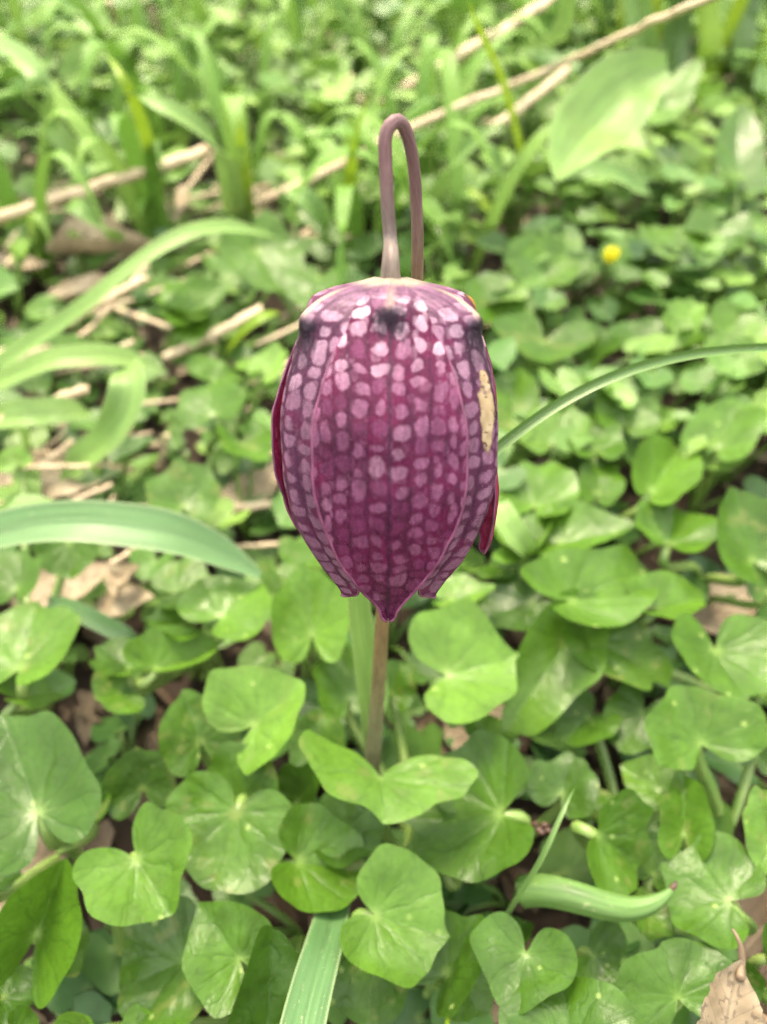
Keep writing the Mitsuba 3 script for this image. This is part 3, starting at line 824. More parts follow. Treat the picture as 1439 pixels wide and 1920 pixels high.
plant('celandine plant with a broad rounded leaf overlapping a smaller one, right of the bell tip', (1120, 1240), [
    (1070, 1125, 1215, 1072, 175, 46, 0, -4, 10, .55, D(curl=-.12, nspoke=60)),
    (1228, 1140, 1322, 1112, 125, 42, 0, -6, 20, .62),
    (1000, 1130, 900, 1150, 130, 34, -2, 0, 8, .22, D(curl=-.1)),
    (845, 1125, 925, 1108, 90, 38, -2, 0, 10, .75), (960, 1070, 915, 1050, 120, 33, 2, 0, 10, .35)])
plant('celandine plant with a mint-pale leaf lobed at its foot, near the right edge', (1300, 1140), [
    (1255, 1020, 1268, 946, 175, 44, 2, 0, 14, .48, D(openness=.5, curl=-.2)),
    (1412, 1052, 1372, 925, 165, 46, 4, 0, 12, .45, D(openness=.4)),
    (1440, 1110, 1445, 1050, 90, 42, 2, 0, 10, .45)])
plant('celandine plant with a small bright curled leaf beside the bell, right of the rear tepal', (1060, 1090), [
    (1050, 1020, 1180, 990, 130, 40, -2, 0, 12, .60), (985, 1045, 1040, 965, 90, 38, 0, 14, 30, .88, D(wave=.06)),
    (1222, 920, 1285, 826, 150, 44, 4, 0, 24, .68), (1120, 925, 1130, 860, 95, 38, 2, 0, 12, .5),
    (975, 1030, 925, 960, 90, 36, 3, 0, 20, .85)])
plant('celandine plant with pale leaves under the long curved leaf, right of the bell', (1100, 920), [
    (1005, 950, 1030, 865, 150, 38, 2, 0, 10, .55), (1115, 845, 1100, 775, 115, 40, 2, 0, 12, .5),
    (1040, 830, 1060, 755, 125, 38, 2, 0, 12, .62), (1345, 840, 1390, 745, 150, 42, 4, 0, 14, .6), (960, 800, 965, 715, 110, 36, 3, 0, 12, .58),
    (1170, 795, 1180, 725, 130, 38, 2, 0, 10, .55), (1230, 800, 1290, 770, 90, 36, 0, 20, 10, .95)])
plant('celandine plant with two overlapping bright leaves below the long grey-green leaf', (380, 1260), [
    (415, 1158, 480, 1080, 180, 41, 2, -6, 12, .66, D(curl=-.15)), (330, 1110, 400, 1075, 130, 36, 2, 0, 10, .48),
    (292, 1255, 405, 1222, 105, 38, 0, 0, 24, .80, D(lobes=.2)), (345, 1170, 275, 1150, 110, 36, 0, 0, 10, .42),
    (240, 1255, 190, 1215, 110, 34, 0, 0, 10, .60), (225, 1300, 180, 1310, 110, 34, 0, 0, 10, .52)])
plant('celandine plant with one upright bright leaf on a pale stalk beside the bell tip', (575, 1290), [
    (585, 1190, 580, 1072, 160, 38, 10, 0, 16, .88, D(curl=-.1)), (520, 1130, 470, 1070, 90, 32, 4, 0, 10, .6), (560, 1060, 600, 1040, 100, 30, 0, 0, 10, .45)])
plant('celandine plant with two small bright leaves in the dark gap left of the bell', (420, 880), [
    (402, 778, 385, 710, 145, 36, 3, 0, 14, .55, D(openness=.7, curl=-.2)), (455, 830, 490, 880, 110, 30, -2, 0, 14, .55, D(openness=.5)),
    (345, 950, 340, 872, 140, 34, 3, 0, 8, .42), (470, 690, 500, 668, 50, 28, 0, 0, 10, .9), (400, 715, 440, 690, 90, 26, 0, 0, 10, .6)])
plant('celandine plant with a big pale rounded leaf at the left edge under the grey-green leaf', (60, 1330), [
    (35, 1255, 75, 1135, 235, 45, 3, -4, 8, .72, D(curl=-.15, nspoke=60)), (30, 1105, 40, 1035, 110, 38, 2, 0, 10, .42), (130, 1020, 135, 1088, 120, 36, -3, 0, 10, .38),
    (30, 1310, 110, 1290, 100, 40, -2, 0, 10, .68), (30, 870, 15, 840, 70, 30, 0, 0, 10, .9)])

# celandine leaves near the top of the right half
plant('celandine plant with a clear kidney-shaped pale leaf over a black gap, upper right', (1340, 560), [
    (1345, 442, 1318, 500, 125, 46, -6, 0, 8, .40, D(cup=.05, openness=.2)), (1385, 330, 1370, 235, 100, 40, 4, 0, 10, .30), (1250, 480, 1225, 420, 100, 34, 2, 0, 14, .55),
    (1420, 440, 1440, 400, 90, 34, 2, 0, 12, .45), (1225, 215, 1285, 165, 90, 60, 4, 0, 12, .8), (1400, 520, 1380, 480, 80, 30, 0, 0, 12, .4), (1180, 520, 1240, 470, 140, 34, 2, 0, 10, .4), (1440, 190, 1435, 130, 70, 40, 2, 0, 12, .5)])
plant('celandine plant with fresh lime-green young leaves, right of centre', (1290, 680), [
    (1270, 620, 1300, 575, 80, 40, 2, 0, 26, .98), (1300, 645, 1250, 665, 85, 42, -2, 0, 20, .95), (1370, 620, 1400, 575, 110, 40, 3, 0, 12, .75), (1370, 680, 1420, 640, 120, 40, 2, 0, 12, .7),
    (1190, 640, 1165, 605, 100, 36, 2, 0, 10, .42), (1110, 680, 1170, 640, 100, 34, 2, 0, 10, .4)])
plant('celandine plant with pale grey-green leaves beside the shoulder of the bell', (960, 650), [
    (1020, 640, 990, 690, 190, 38, -3, 0, 8, .42), (940, 600, 890, 530, 110, 36, 3, 0, 10, .40), (1010, 530, 1060, 480, 120, 36, 2, 0, 14, .66), (950, 650, 900, 640, 100, 34, 0, 0, 10, .4)])
# lobed and broad leaves on the left
plant('plant with a broad pale matt leaf, upper left of the bell', (560, 620), [
    (480, 470, 535, 552, 150, 38, -3, 0, 8, .50), (600, 520, 570, 560, 130, 34, 0, 0, 8, .4), (560, 400, 600, 450, 70, 36, -3, 0, 20, .5)], name='broad_leaved_plant', cat='plant')
plant('low plant with a pale hand-shaped leaf left of the bell', (370, 690), [
    (350, 585, 330, 505, 90, 36, 4, 0, 10, .52), (350, 590, 425, 530, 60, 36, 3, 0, 14, .52), (350, 590, 300, 560, 70, 36, 2, 0, 14, .52), (355, 595, 365, 645, 80, 35, -4, 0, 10, .5), (350, 590, 395, 505, 40, 36, 4, 0, 20, .6)], name='broad_leaved_plant', cat='plant')

# ------------------------------------------------------------------ strap leaves, grasses and stalks placed from the photograph
k = thing('tulip_leaf', 'long grey-green lance leaf reaching in from the left edge', 'leaf')
P = [(-220, 1060, .050), (-60, 1010, .058), (80, 985, .060), (200, 985, .060), (320, 1003, .056), (410, 1035, .050), (488, 1080, .044)]
Q = [at(*p) for p in P]
v, f, uv = blade_mesh(Q, [0.007, .0095, .0110, .0118, .0122, .0095, .002], hint=(0.05, -0.35, 0.94), fold=16, n=60, m=11, tip=False)
scene[k] = mikit.ply((v, f), 'mat_glaucous', smooth=True, uv=uv)
k = thing('strap_leaf', 'flat pale-edged strap leaf rising from the bottom edge', 'leaf')
Q = [at(545, 2080, .057), at(573, 1900, .050), at(602, 1790, .044), at(629, 1690, .034), at(648, 1600, .024), at(660, 1530, .014)]
v, f, uv = blade_mesh(Q, [.0078, .0075, .0070, .0062, .0055, .0045], hint=(0.1, -0.25, 0.96), fold=12, n=50, m=11, tip=False)
scene[k] = mikit.ply((v, f), 'mat_glaucous', smooth=True, uv=uv)
# the rolled pod-like leaf
k = thing('rolled_leaf', 'thick rolled green pod-like leaf with a brown tip, lower right', 'leaf')
Q = [at(985, 1672, .036), at(1040, 1672, .040), at(1110, 1690, .042), at(1180, 1703, .042), at(1232, 1690, .043), at(1264, 1662, .044)]
w = np.array([30, 28, 26, 23, 16, 4]) * depth_of(Q[2]) / FPX
v, f, uv = tube(Q, w, 26, 60)
ax3 = spline(Q, 60)
near = np.repeat(ax3, 27, 0)
v[:60 * 27] = near + (v[:60 * 27] - near) * (0.86 + 0.24 * uv[:60 * 27, :1] + 0.03 * np.sin(uv[:60 * 27, :1] * 44))
uv2 = uv.copy(); uv2[:, 0] = (uv[:, 0] * 2 - 1) * 0.85 + 10 * 733; uv2[:, 1] = uv[:, 1] * 5
part(k, 'sheath', (v, f), 'mat_rolled', uv=uv2)
v, f, uv = tube([at(1258, 1668, .0440), at(1265, 1661, .0443), at(1269, 1653, .0446)], [.0006, .0006, .0003], 8, 10)
part(k, 'tip', (v, f), 'mat_scale', uv=uv, label='dry brown tip')
blade_thing('grass_shoot', 'thin single green grass blade leaning across the lower right leaves', 'grass', [(940, 1735, .034), (985, 1660, .048), (1020, 1600, .056), (1045, 1545, .060), (1078, 1478, .060)], [14, 15, 15, 13, 9], 'mat_rolled', fold=25, n=30)
blade_thing('grass_shoot', 'short dark green grass shoot below the bell leaning to the lower left, bottom edge', 'grass', [(868, 1860, .030), (845, 1900, .036), (825, 1960, .044)], [12, 14, 14], 'mat_grass', fold=25, n=16)

grasses = [
    ('bright yellow-green grass blade arched at its top, upper left', [(312, 408, .0), (290, 310, .05), (268, 235, .085), (240, 165, .105), (200, 105, .110)], [16, 28, 34, 30, 22], 'mat_grass'),
    ('short upright lime grass blade left of the stem arch', [(470, 412, .0), (462, 340, .035), (452, 270, .065), (445, 205, .085)], [26, 30, 26, 14], 'mat_grass'),
    ('upright lime grass blade next to the stem arch, on its left', [(668, 445, .0), (660, 370, .035), (662, 290, .07), (678, 225, .09), (692, 170, .105)], [24, 32, 32, 26, 16], 'mat_grass'),
    ('broad pale blade arching over to the right, upper left', [(460, 420, .0), (430, 320, .05), (385, 245, .075), (320, 205, .085), (262, 180, .085)], [50, 66, 60, 48, 30], 'mat_pale_blade'),
    ('tall pale blade bending over towards the top left corner', [(90, 360, .0), (92, 250, .055), (75, 150, .09), (40, 105, .095), (-40, 80, .09)], [34, 50, 52, 48, 40], 'mat_pale_blade'),
    ('pale blade drooping to the right near the left edge', [(80, 235, .06), (118, 262, .062), (152, 305, .05), (178, 345, .03)], [30, 52, 50, 24], 'mat_pale_blade'),
    ('short pale blade below the long dead stalk, left', [(125, 390, .045), (165, 402, .05), (200, 430, .04), (218, 450, .02)], [30, 46, 44, 20], 'mat_pale_blade'),
    ('long strap blade sweeping across the left half towards the bell', [(-60, 740, .02), (40, 655, .035), (150, 580, .05), (250, 500, .06), (350, 440, .065), (440, 428, .06), (530, 450, .045)], [44, 50, 46, 40, 46, 44, 20], 'mat_pale_blade'),
    ('pale arching blade at the left edge above the drooping leaf', [(-60, 740, .03), (40, 695, .05), (130, 668, .055), (220, 668, .05), (300, 690, .04)], [40, 56, 58, 60, 30], 'mat_pale_blade'),
    ('wide pale leaf hanging down over the litter, left', [(235, 690, .055), (238, 740, .055), (215, 800, .045), (165, 850, .03), (110, 905, .015)], [70, 95, 100, 90, 30], 'mat_pale_blade'),
    ('dull lance leaf under the straw at the left edge', [(-20, 790, .03), (50, 775, .038), (120, 770, .038), (175, 780, .03)], [40, 75, 70, 30], 'mat_pale_blade'),
    ('pale blade rising to the right just right of the stem arch', [(795, 420, .0), (830, 345, .045), (880, 275, .07), (950, 225, .08)], [46, 60, 56, 30], 'mat_pale_blade'),
    ('slim yellow-green blade leaning left at the top centre', [(990, 340, .0), (965, 240, .06), (940, 150, .10), (905, 70, .13), (880, 0, .15)], [16, 24, 26, 24, 18], 'mat_grass'),
    ('grey-green blade bending at the foot of the slim blade', [(958, 415, .0), (950, 350, .035), (930, 290, .055), (905, 262, .06)], [40, 44, 40, 20], 'mat_pale_blade'),
    ('short yellowish blade lying right of the stem arch', [(935, 412, .02), (900, 375, .035), (865, 355, .035), (838, 352, .03)], [26, 30, 28, 20], 'mat_grass'),
    ('pale lance leaf pointing right under the broad leaf, upper right', [(1050, 330, .05), (1120, 318, .055), (1180, 335, .05), (1222, 366, .04)], [30, 56, 56, 20], 'mat_pale_blade'),
    ('bright pale blade arching at the top edge, right of centre', [(960, 95, .07), (1010, 88, .09), (1050, 60, .11), (1065, 0, .13), (1065, -60, .15)], [30, 46, 44, 36, 30], 'mat_pale_blade'),
    ('small pale blade just left of the stem arch foot', [(540, 360, .05), (575, 372, .05), (605, 410, .04), (615, 460, .02)], [30, 52, 50, 24], 'mat_pale_blade'),
    ('thin curved blade beneath the slanting dead stalk left of the bell', [(420, 680, .01), (440, 640, .03), (480, 600, .04), (530, 590, .035)], [18, 26, 26, 16], 'mat_grass'),
    ('dark narrow leaf lying between the left edge leaf and the litter', [(90, 1130, .03), (150, 1148, .034), (210, 1178, .034), (270, 1205, .03)], [30, 46, 46, 30], 'mat_glaucous'),
    ('bright blade pointing to the lower right beside the rear tepal', [(935, 945, .05), (960, 990, .048), (990, 1030, .042), (1020, 1060, .035)], [50, 66, 50, 20], 'mat_pale_blade'),
]
for lab, pts, ws, mat in grasses:
    wide = max(ws) > 44
    blade_thing('strap_leaf' if wide else 'grass_shoot', lab, 'leaf' if wide else 'grass', pts, ws, mat, fold=16, n=34)

# the broad leaf at the upper right, folded over so that its underside shows
k = thing('broad_leaf', 'large smooth pale green leaf with its tip hanging down, upper right', 'leaf')
Q = [atd(1252, 126, .306), atd(1197, 150, .306), atd(1146, 195, .300), atd(1098, 248, .290), atd(1062, 300, .279), atd(1045, 338, .270)]
v, f, uv = blade_mesh(Q, [.010, .027, .033, .031, .020, .002], hint=(-0.15, -0.80, 0.55), fold=24, n=50, m=15, tip=False, twist=0)
scene[k] = mikit.ply((v, f), 'mat_pale_blade', smooth=True, uv=uv)
# tuft of upright leaves in the top right corner
k = thing('bluebell_tuft', 'tuft of tall upright green strap leaves in the top right corner', 'plant')
rng = np.random.default_rng(4)
for i, (bx, by, tx, ty, w, m) in enumerate([(1285, 165, 1255, -140, 40, 'mat_grass'), (1310, 170, 1330, -160, 46, 'mat_grass'), (1345, 150, 1362, -130, 26, 'mat_grass'), (1352, 140, 1450, -60, 40, 'mat_pale_blade'),
                                            (1240, 150, 1195, -120, 40, 'mat_pale_blade'), (1180, 130, 1150, -140, 36, 'mat_grass'), (1390, 150, 1430, -140, 40, 'mat_grass'), (1215, 140, 1240, -150, 34, 'mat_grass'), (1420, 160, 1500, -60, 36, 'mat_grass'), (1135, 110, 1110, -120, 34, 'mat_grass')]):
    a = at(bx, by, 0.01)
    dd = ray(tx, ty)
    e = CAM + dd * ((a[1] + rng.uniform(-.02, .06)) / dd[1])
    mid1, mid2 = a * .65 + e * .35 + np.r_[rng.normal(0, .004, 2), 0], a * .3 + e * .7 + np.r_[rng.normal(0, .006, 2), 0]
    dpx = depth_of(a) / FPX
    w *= 1.35
    m = 'mat_rolled' if i % 3 == 0 else m
    v, f, uv = blade_mesh([a, mid1, mid2, e], [w * .6 * dpx, w * dpx, w * .9 * dpx, w * .4 * dpx], hint=(rng.normal(0, .3), -1, .2), fold=20, n=24)
    part(k, 'leaf', (v, f), m, uv=uv)

# dead stalks and straws
for lab, pts, w in [
        ('long pale dead stalk from the left edge to above the lower leaves', [(-40, 428, .030), (140, 360, .045), (280, 318, .052), (385, 282, .050)], 26),
        ('long dead stalk slanting from the stem arch up to the top right', [(478, 380, .030), (640, 308, .045), (780, 235, .06), (1000, 143, .085), (1190, 58, .12), (1380, -20, .15)], 22),
        ('pale dead stalk slanting at the top centre', [(690, 208, .02), (850, 110, .04), (1000, 20, .06), (1040, -10, .065)], 24),
        ('short dead stalk piece right of the stem arch, below the long one', [(908, 250, .04), (985, 195, .05), (1065, 128, .06)], 22),
        ('broken straw parallel to the strap blade on the left', [(128, 606, .028), (200, 562, .032), (275, 522, .03)], 22),
        ('brown-tipped stalk pointing at the bell from the left', [(308, 672, .022), (400, 628, .03), (492, 578, .036)], 25),
        ('straw piece at the left edge above the litter', [(-30, 805, .03), (60, 765, .036), (165, 732, .036)], 28),
        ('short straw at the left edge under the strap blade', [(-20, 678, .022), (40, 648, .026), (95, 618, .03)], 26),
        ('horizontal pale straw behind the left side of the bell', [(360, 962, .012), (460, 950, .014), (570, 942, .014)], 22),
        ('thin brown twig below the pale straw, left of the bell', [(430, 1028, .01), (520, 1020, .012), (600, 1012, .012)], 13),
        ('diagonal twig under the grey-green lance leaf', [(165, 1085, .012), (215, 1055, .014), (262, 1025, .016)], 17),
        ('thin upright brown twig in the gap left of the bell', [(300, 880, .006), (306, 850, .016), (314, 815, .024)], 14),
        ('slanting twig from the litter at the left edge', [(20, 905, .015), (80, 870, .02), (135, 828, .024)], 18),
        ('thin dead stalk standing at the far top, left of centre', [(240, 125, .0), (225, 70, .03), (205, 0, .06)], 16),
        ('second thin dead stalk at the far top, right of the first', [(325, 120, .0), (300, 60, .03), (262, -20, .06)], 16),
        ('dead stalk lying behind the grass right of the arch, far back', [(600, 30, .02), (640, 110, .02), (680, 190, .015)], 12),
        ('short brown twig in the dark gap right of the bell shoulder', [(1000, 712, .01), (1060, 678, .014), (1110, 645, .016)], 18)]:
    stalk_thing('dead_stalk', lab, 'stalk', pts, w)

# dead leaves
for lab, a, b, w, h, tone, curl, sd, roll in [
        ('curled pale brown dead leaf at the left, below the long stalk', (92, 482), (300, 462), 90, .020, .85, .9, 3, 0),
        ('dead leaf behind the strap blade on the left', (90, 570), (220, 520), 60, .012, 1.0, .5, 4, 0),
        ('large beige dead leaf above the grey-green lance leaf', (-60, 945), (255, 880), 120, .012, 1.0, .35, 5, 0),
        ('brown dead leaf in the hollow below the grey-green lance leaf', (30, 1150), (220, 1060), 110, .012, .75, .35, 6, 0),
        ('small pinkish dead leaf in the hollow, beside the bright leaf', (180, 1140), (290, 1120), 70, .010, 1.0, .3, 7, 0),
        ('pale dead leaf scrap between the straw and the bell', (420, 985), (540, 860), 80, .010, 1.0, .5, 8, 0),
        ('dark brown dead leaf lying under the left edge leaves', (-40, 1690), (140, 1570), 150, .010, .30, .2, 9, 0),
        ('dead leaf at the left edge by the yellow-green shoot', (-50, 500), (95, 505), 60, .014, .8, .5, 10, 0),
        ('brown dead leaf at the back left, beneath the yellow-green arch', (190, 430), (330, 400), 60, .012, .75, .5, 11, 0),
        ('pale dead leaf scrap standing by the yellow-green arch', (330, 420), (345, 350), 40, .02, 1.0, .7, 12, 0),
        ('brown dead leaf under the lobed leaves at the right edge', (1290, 1180), (1420, 1090), 120, .010, .40, .3, 13, 0),
        ('dark dead leaf deep under the bottom edge leaves', (820, 1930), (1010, 1840), 140, .008, .3, .3, 14, 0),
        ('brown dead leaf deep under the leaves right of the stem', (840, 1400), (960, 1330), 110, .010, .55, .3, 16, 0),
        ('dry leaf scrap in the hollow under the lance leaf tip', (215, 1120), (265, 1060), 60, .016, .95, .8, 15, 20)]:
    P, Q = at(a[0], a[1], h), at(b[0], b[1], h + .004)
    v, f, uv = dead_leaf_mesh(P, Q, w * 1.25 * depth_of(P) / FPX, sd, curl, tone, roll=roll)
    single('dead_leaf', (v, f), 'mat_dead_leaf', lab, 'dead leaf', uv=uv)
# the dry leaf in the bottom right corner, with its drawn-out tip
k = thing('dead_leaf', 'dry freckled tan leaf with a thin twisted tip, bottom right corner', 'dead leaf')
P, Q = at(1345, 2010, .056), at(1388, 1798, .060)
v, f, uv = dead_leaf_mesh(P, Q, .0125, 21, 0.25, 0.50, roll=-14, nseg=60, nring=16, notch=.22)
part(k, 'blade', (v, f), 'mat_dead_leaf', uv=uv)
v, f, uv = tube([at(1388, 1835, .0598), at(1392, 1800, .060), at(1388, 1770, .062), at(1374, 1742, .063)], [.0007, .0006, .0004, .0002], 8, 24, rough=.2)
part(k, 'tip', (v, f), 'mat_dry', uv=uv)
v, f, uv = tube([at(1378, 1845, .052), at(1400, 1880, .050), at(1445, 1920, .048)], [.0005, .0008, .0007], 8, 24, rough=.25)
part(k, 'petiole', (v, f), 'mat_dry', uv=uv)

# red-brown bud scales caught on the dull leaf
k = thing('bud_scale', 'tiny red-brown bud scales lying on the dull leaf by the thin grass blade', 'bud scale')
ms = []
for i, (x, y) in enumerate([(1004, 1546), (1012, 1556), (1022, 1548), (1016, 1562), (1028, 1558)]):
    s = trimesh.creation.icosphere(2, 0.00085)
    q = s.vertices * [1, .7, .8] * (1 + .5 * (meshkit.noise(s.vertices * 2500 + i * 9)[:, None] - .5))
    part(k, 'scale', (q + at(x, y, .0415), s.faces), 'mat_scale', smooth=True)

# yellow celandine bud on its stalk
k = thing('celandine_flower', 'half-open yellow celandine bud on a thin green stalk, right of the bell', 'flower')
C = at(1140, 490, .050)
v, f, uv = tube([at(1138, 600, .0), at(1139, 545, .025), C], [.0010, .0009, .0010], 8, 20)
part(k, 'stalk', (v, f), 'mat_petiole', uv=uv)
UPB = unit(np.array([0.22, -.15, 1.0]))
E1 = unit(np.cross(UPB, [0, 1, 0])); E2 = np.cross(UPB, E1)
for j in range(8):
    a = j * 2 * math.pi / 8 + .2
    out = E1 * math.cos(a) + E2 * math.sin(a)
    ln = .0066 * (1 + .12 * math.sin(j * 3.7))
    r_ = .0020 if j % 2 else .0025
    pts = [C, C + out * r_ * .9 + UPB * ln * .3, C + out * r_ + UPB * ln * .65, C + out * r_ * .35 + UPB * ln]
    v, f, uv = blade_mesh(pts, [.0014, .0031, .0031, .0014], hint=tuple(out), fold=8, n=16, tip=False)
    part(k, 'petal', (v, f), 'mat_yellow', uv=uv)
# pale yellow-green shoot at the left edge
k = thing('seedling', 'yellow-green seedling with a rounded top at the left edge', 'seedling')
v, f, uv = tube([at(38, 600, .0), at(34, 540, .025), at(38, 480, .045)], [.0020, .0016, .0012], 8, 20)
part(k, 'stalk', (v, f), 'mat_petiole', uv=uv)
for (tx, ty, w) in [(60, 452, 40), (14, 462, 40), (40, 446, 30)]:
    v, f, uv, _ = leaf_mesh(at(38, 480, .045), at(tx, ty, .050), w * depth_of(at(38, 480, .045)) / FPX, tone=1.0, seed=tx, nspoke=16, nring=5)
    part(k, 'leaf', (v, f), 'mat_far_leaf', uv=uv)

# ------------------------------------------------------------------ the rest of the carpet: low filling plants and the ground cover behind
rng = np.random.default_rng(77)
placed = []


def random_plant(C, n, size, h, tone, label, group, tilt=0.5, res=(15, 5), name='celandine_plant', merge=False):
    key = thing(name, label, 'celandine', group)
    R0 = np.array([C[0], C[1], ground_z(C[0], C[1]) - .002])
    for i in range(n):
        az = rng.uniform(0, 2 * math.pi)
        rad = size * rng.uniform(.25, 1.5 if n < 10 else 2.6)
        hh = h * rng.uniform(.5, 1.15)
        P = R0 + np.array([math.cos(az) * rad, math.sin(az) * rad, hh])
        az2 = az + rng.normal(0, .8)
        L = size * rng.uniform(.55, 1.1)
        Q = P + np.array([math.cos(az2) * L, math.sin(az2) * L, L * rng.normal(0.05, tilt * .5)])
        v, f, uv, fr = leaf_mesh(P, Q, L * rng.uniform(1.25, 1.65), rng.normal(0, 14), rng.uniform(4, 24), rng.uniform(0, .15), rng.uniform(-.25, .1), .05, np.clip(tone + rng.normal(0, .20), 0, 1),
                                 seed=int(rng.integers(1e6)), nspoke=res[0], nring=res[1], openness=rng.uniform(0, .6))
        r = .0009
        tv, tf, tu = tube([P - fr[2] * r, P * .5 + R0 * .5 + [0, 0, .004], R0], [r, r, r], 5, 7, caps=False)
        tu = np.repeat(uv[:1], len(tv), 0)
        m, u = join([(v, f, uv), (tv, tf, tu)])
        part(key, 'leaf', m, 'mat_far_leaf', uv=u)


ZN = {'r': ('blurred celandine plant in the carpet of leaves right of the bell', 'celandine plants carpeting the right side'),
      'l': ('blurred celandine plant scattered over the leaf litter left of the bell', 'celandine plants on the left litter'),
      'f': ('far blurred celandine plant in the bright growth along the top', 'far celandine plants along the top'),
      'u': ('small low celandine plant half hidden under the larger foreground leaves', 'low celandine plants under the foreground leaves')}
for tries in range(6000):
    Y = 0.03 + 1.35 * rng.uniform() ** 1.35
    X = rng.uniform(-1, 1) * (0.08 + 0.62 * Y)
    px, py = project([X, Y, .03])
    if py > 2150:
        continue
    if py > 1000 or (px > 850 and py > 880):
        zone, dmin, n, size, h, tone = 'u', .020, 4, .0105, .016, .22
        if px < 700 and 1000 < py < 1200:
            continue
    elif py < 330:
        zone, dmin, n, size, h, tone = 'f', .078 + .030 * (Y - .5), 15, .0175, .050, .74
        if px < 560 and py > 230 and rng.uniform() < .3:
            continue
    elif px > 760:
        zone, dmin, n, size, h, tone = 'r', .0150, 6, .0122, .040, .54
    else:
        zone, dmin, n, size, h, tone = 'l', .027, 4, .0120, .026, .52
    if any((X - a) ** 2 + (Y - b) ** 2 < dmin ** 2 for a, b in placed):
        continue
    if sum(z.startswith('celandine_plant') and '__' not in z for z in labels) >= 292:
        break
    placed.append((X, Y))
    random_plant((X, Y), n, size, h, tone, *ZN[zone])

spots_l = []
for tries in range(2500):
    px, py = rng.uniform(-80, 720), rng.uniform(300, 1240)
    C = at(px, py, .008)
    if len(spots_l) >= 120 or any(np.hypot(*(C[:2] - q)) < .016 for q in spots_l):
        continue
    spots_l.append(C[:2])
    random_plant(C[:2], 5, rng.uniform(.006, .0095), .012, .5, 'small low green seedling among the litter left of the bell', 'seedlings in the left litter', name='seedling', res=(11, 4))
for i in range(46):
    px, py = rng.uniform(-60, 560), rng.uniform(330, 1000)
    a = rng.normal(-.35, .3)
    L = rng.uniform(60, 200)
    h0 = rng.uniform(.006, .024)
    stalk_thing('straw', 'short pale straw lying in the blurred litter left of the bell', 'straw', [(px, py, h0), (px + L * .5 * math.cos(a), py + L * .5 * math.sin(a), h0 + .004), (px + L * math.cos(a), py + L * math.sin(a), h0 + rng.uniform(-.002, .01))], rng.uniform(7, 15), group='short straws in the litter left of the bell')
# far and mid grass tufts, each blade a part
TU = {'f': ('blurred tuft of bright grass blades in the far growth along the top', 'far grass tufts along the top'), 'l': ('small blurred grass tuft among the litter left of the stem arch', 'grass tufts on the left')}
tufts = []
for tries in range(900):
    Y = rng.uniform(.26, 1.3)
    X = rng.uniform(-1, 1) * (0.08 + 0.6 * Y)
    px, py = project([X, Y, .02])
    if py > 480 or (px > 900 and py > 120) or any((X - a) ** 2 + (Y - b) ** 2 < .050 ** 2 for a, b in tufts):
        continue
    if len(tufts) >= 110:
        break
    tufts.append((X, Y))
    lab = TU['f' if py < 230 else 'l']
    key = thing('grass_tuft', lab[0], 'grass', lab[1])
    g = ground_z(X, Y)
    for i in range(int(rng.integers(4, 8))):
        a = rng.uniform(0, 2 * math.pi)
        ln, lean = rng.uniform(.05, .12), rng.uniform(.3, 1.1)
        dd = np.array([math.cos(a), math.sin(a), 0])
        b = np.array([X, Y, g]) + dd * .004
        pts = [b, b + dd * ln * .25 * lean + [0, 0, ln * .45], b + dd * ln * .6 * lean + [0, 0, ln * .75], b + dd * ln * lean + [0, 0, ln * (.85 - .45 * lean)]]
        w = rng.uniform(.005, .013)
        v, f, uv = blade_mesh(pts, [w * .7, w, w * .9, w * .4], hint=(dd[0] * -.6, dd[1] * -.6, .8), fold=15, n=11, m=3)
        part(key, 'blade', (v, f), 'mat_far_blade', uv=uv)

# leaf litter crumbs and ground cover: nobody could count these
ms = []
for i in range(2300):
    Y = .02 + 1.2 * rng.uniform() ** 1.3
    X = rng.uniform(-1, 1) * (.1 + .6 * Y)
    s = rng.uniform(.003, .011)
    a = rng.uniform(0, 6.28)
    c = np.array([X, Y, ground_z(X, Y) + rng.uniform(.0005, .004)])
    e1, e2 = np.array([math.cos(a), math.sin(a), rng.normal(0, .25)]) * s, np.array([-math.sin(a), math.cos(a), rng.normal(0, .25)]) * s * rng.uniform(.12, .6)
    t = np.linspace(0, 2 * np.pi, 9)[:-1]
    rr = rng.uniform(.7, 1.1, 8)[:, None]
    vv = np.vstack([c[None] + [0, 0, rng.normal(0, s * .2)], c + rr * (np.cos(t)[:, None] * e1 + np.sin(t)[:, None] * e2) + np.stack([t * 0, t * 0, rng.normal(0, s * .12, 8)], 1)])
    j = np.arange(8)
    ff = np.stack([j * 0, j + 1, (j + 1) % 8 + 1], 1)
    uu = np.repeat([[10.0 * (i % 800) + .3, 10.0 * int(rng.integers(0, 3) if Y < .22 else rng.integers(2, 10)) + .3]], 9, 0) + rng.uniform(-.2, .2, (9, 2))  # near crumbs toned darker: shade between the leaves put into their colour
    ms.append((vv, ff, uu))
m, u = join(ms)
single('leaf_litter', m, 'mat_dead_leaf', 'crumbs of brown leaf litter scattered over the soil', 'leaf litter', kind='stuff', uv=u)
ms = []
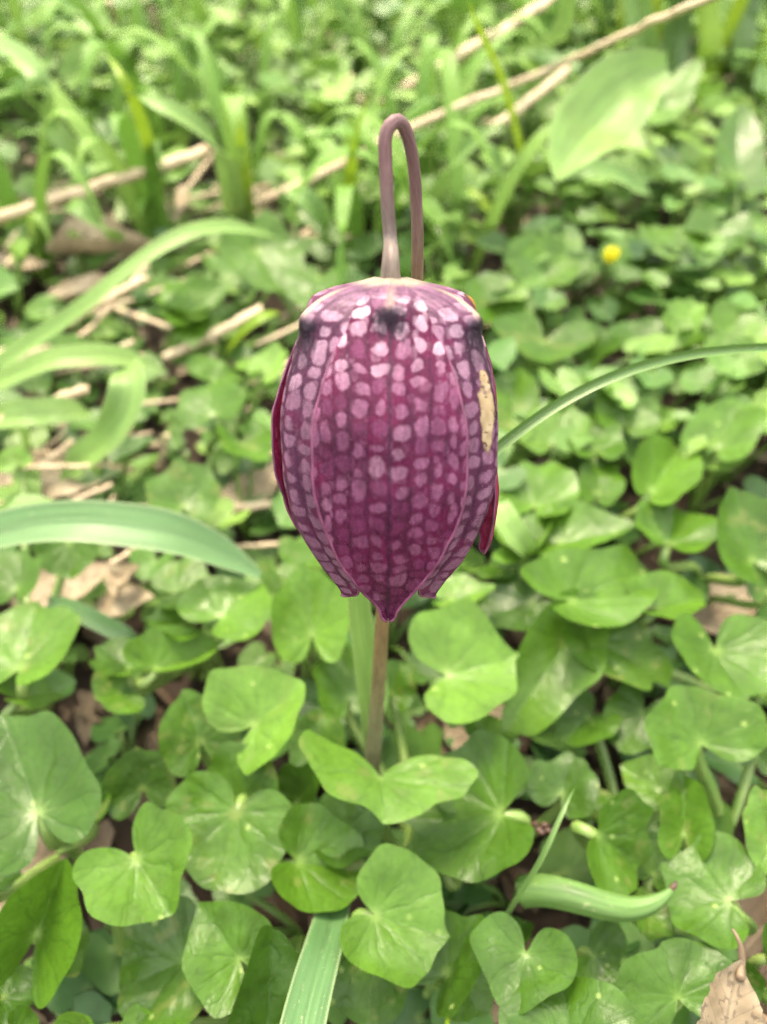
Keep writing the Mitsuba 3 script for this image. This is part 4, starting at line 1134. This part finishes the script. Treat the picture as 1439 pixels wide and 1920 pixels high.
for i in range(5000):
    Y = .42 + 1.1 * rng.uniform() ** 1.1
    X = rng.uniform(-1, 1) * (.1 + .62 * Y)
    px, py = project([X, Y, .02])
    if meshkit.noise(np.array([[X * 9, Y * 9, 3.0]]))[0] < .24 or (px < 520 and py > 260):
        continue
    L = rng.uniform(.010, .026)
    a = rng.uniform(0, 6.28)
    P = np.array([X, Y, ground_z(X, Y) + rng.uniform(.004, .045)])
    Q = P + np.array([math.cos(a), math.sin(a), rng.normal(0, .35)]) * L
    S = unit(np.cross(Q - P, [0, 0, 1])) * L * rng.uniform(.22, .5)
    up = np.array([0, 0, L * rng.uniform(-.1, .25)])
    vv = np.array([P, P * .6 + Q * .4 + S + up, P * .25 + Q * .75 + S * .7 + up, Q, P * .25 + Q * .75 - S * .7 + up, P * .6 + Q * .4 - S + up, P * .5 + Q * .5])
    ff = np.array([[0, 1, 6], [1, 2, 6], [2, 3, 6], [3, 4, 6], [4, 5, 6], [5, 0, 6]])
    uu = np.repeat([[10.0 * (i % 900) + .4, 10.0 * int(rng.integers(5, 10)) + .4]], 7, 0) + rng.uniform(-.1, .1, (7, 2))
    ms.append((vv, ff, uu))
for i in range(9000):                       # the same growth going on outside the frame
    X, Y = rng.uniform(-.9, .9), rng.uniform(-.25, 1.3)
    px, py = project([X, Y, .03]) if Y > -.05 else (9e9, 0)
    if -130 < px < 1570 and py < 2050 or abs(X) < .12 and -.05 < Y < .1:
        continue
    L = rng.uniform(.012, .024)
    a = rng.uniform(0, 6.28)
    P = np.array([X, Y, ground_z(X, Y) + rng.uniform(.004, .035)])
    Q = P + np.array([math.cos(a), math.sin(a), rng.normal(0, .3)]) * L
    S = unit(np.cross(Q - P, [0, 0, 1])) * L * rng.uniform(.45, .65)
    up = np.array([0, 0, L * rng.uniform(0, .25)])
    vv = np.array([P, P * .95 + Q * .05 + S * .7 + up, P * .5 + Q * .5 + S + up, P * .1 + Q * .9 + S * .45 + up, Q, P * .1 + Q * .9 - S * .45 + up, P * .5 + Q * .5 - S + up, P * .95 + Q * .05 - S * .7 + up, P * .5 + Q * .5])
    ff = np.array([[j, (j + 1) % 8, 8] for j in range(8)])
    uu = np.repeat([[10.0 * (i % 900) + .4, 10.0 * int(rng.integers(2, 7)) + .4]], 9, 0) + rng.uniform(-.1, .1, (9, 2))
    ms.append((vv, ff, uu))
m, u = join(ms)
single('ground_cover', m, 'mat_far_leaf', 'blurred mass of small fresh green leaves filling the far ground', 'ground cover', kind='stuff', uv=u)
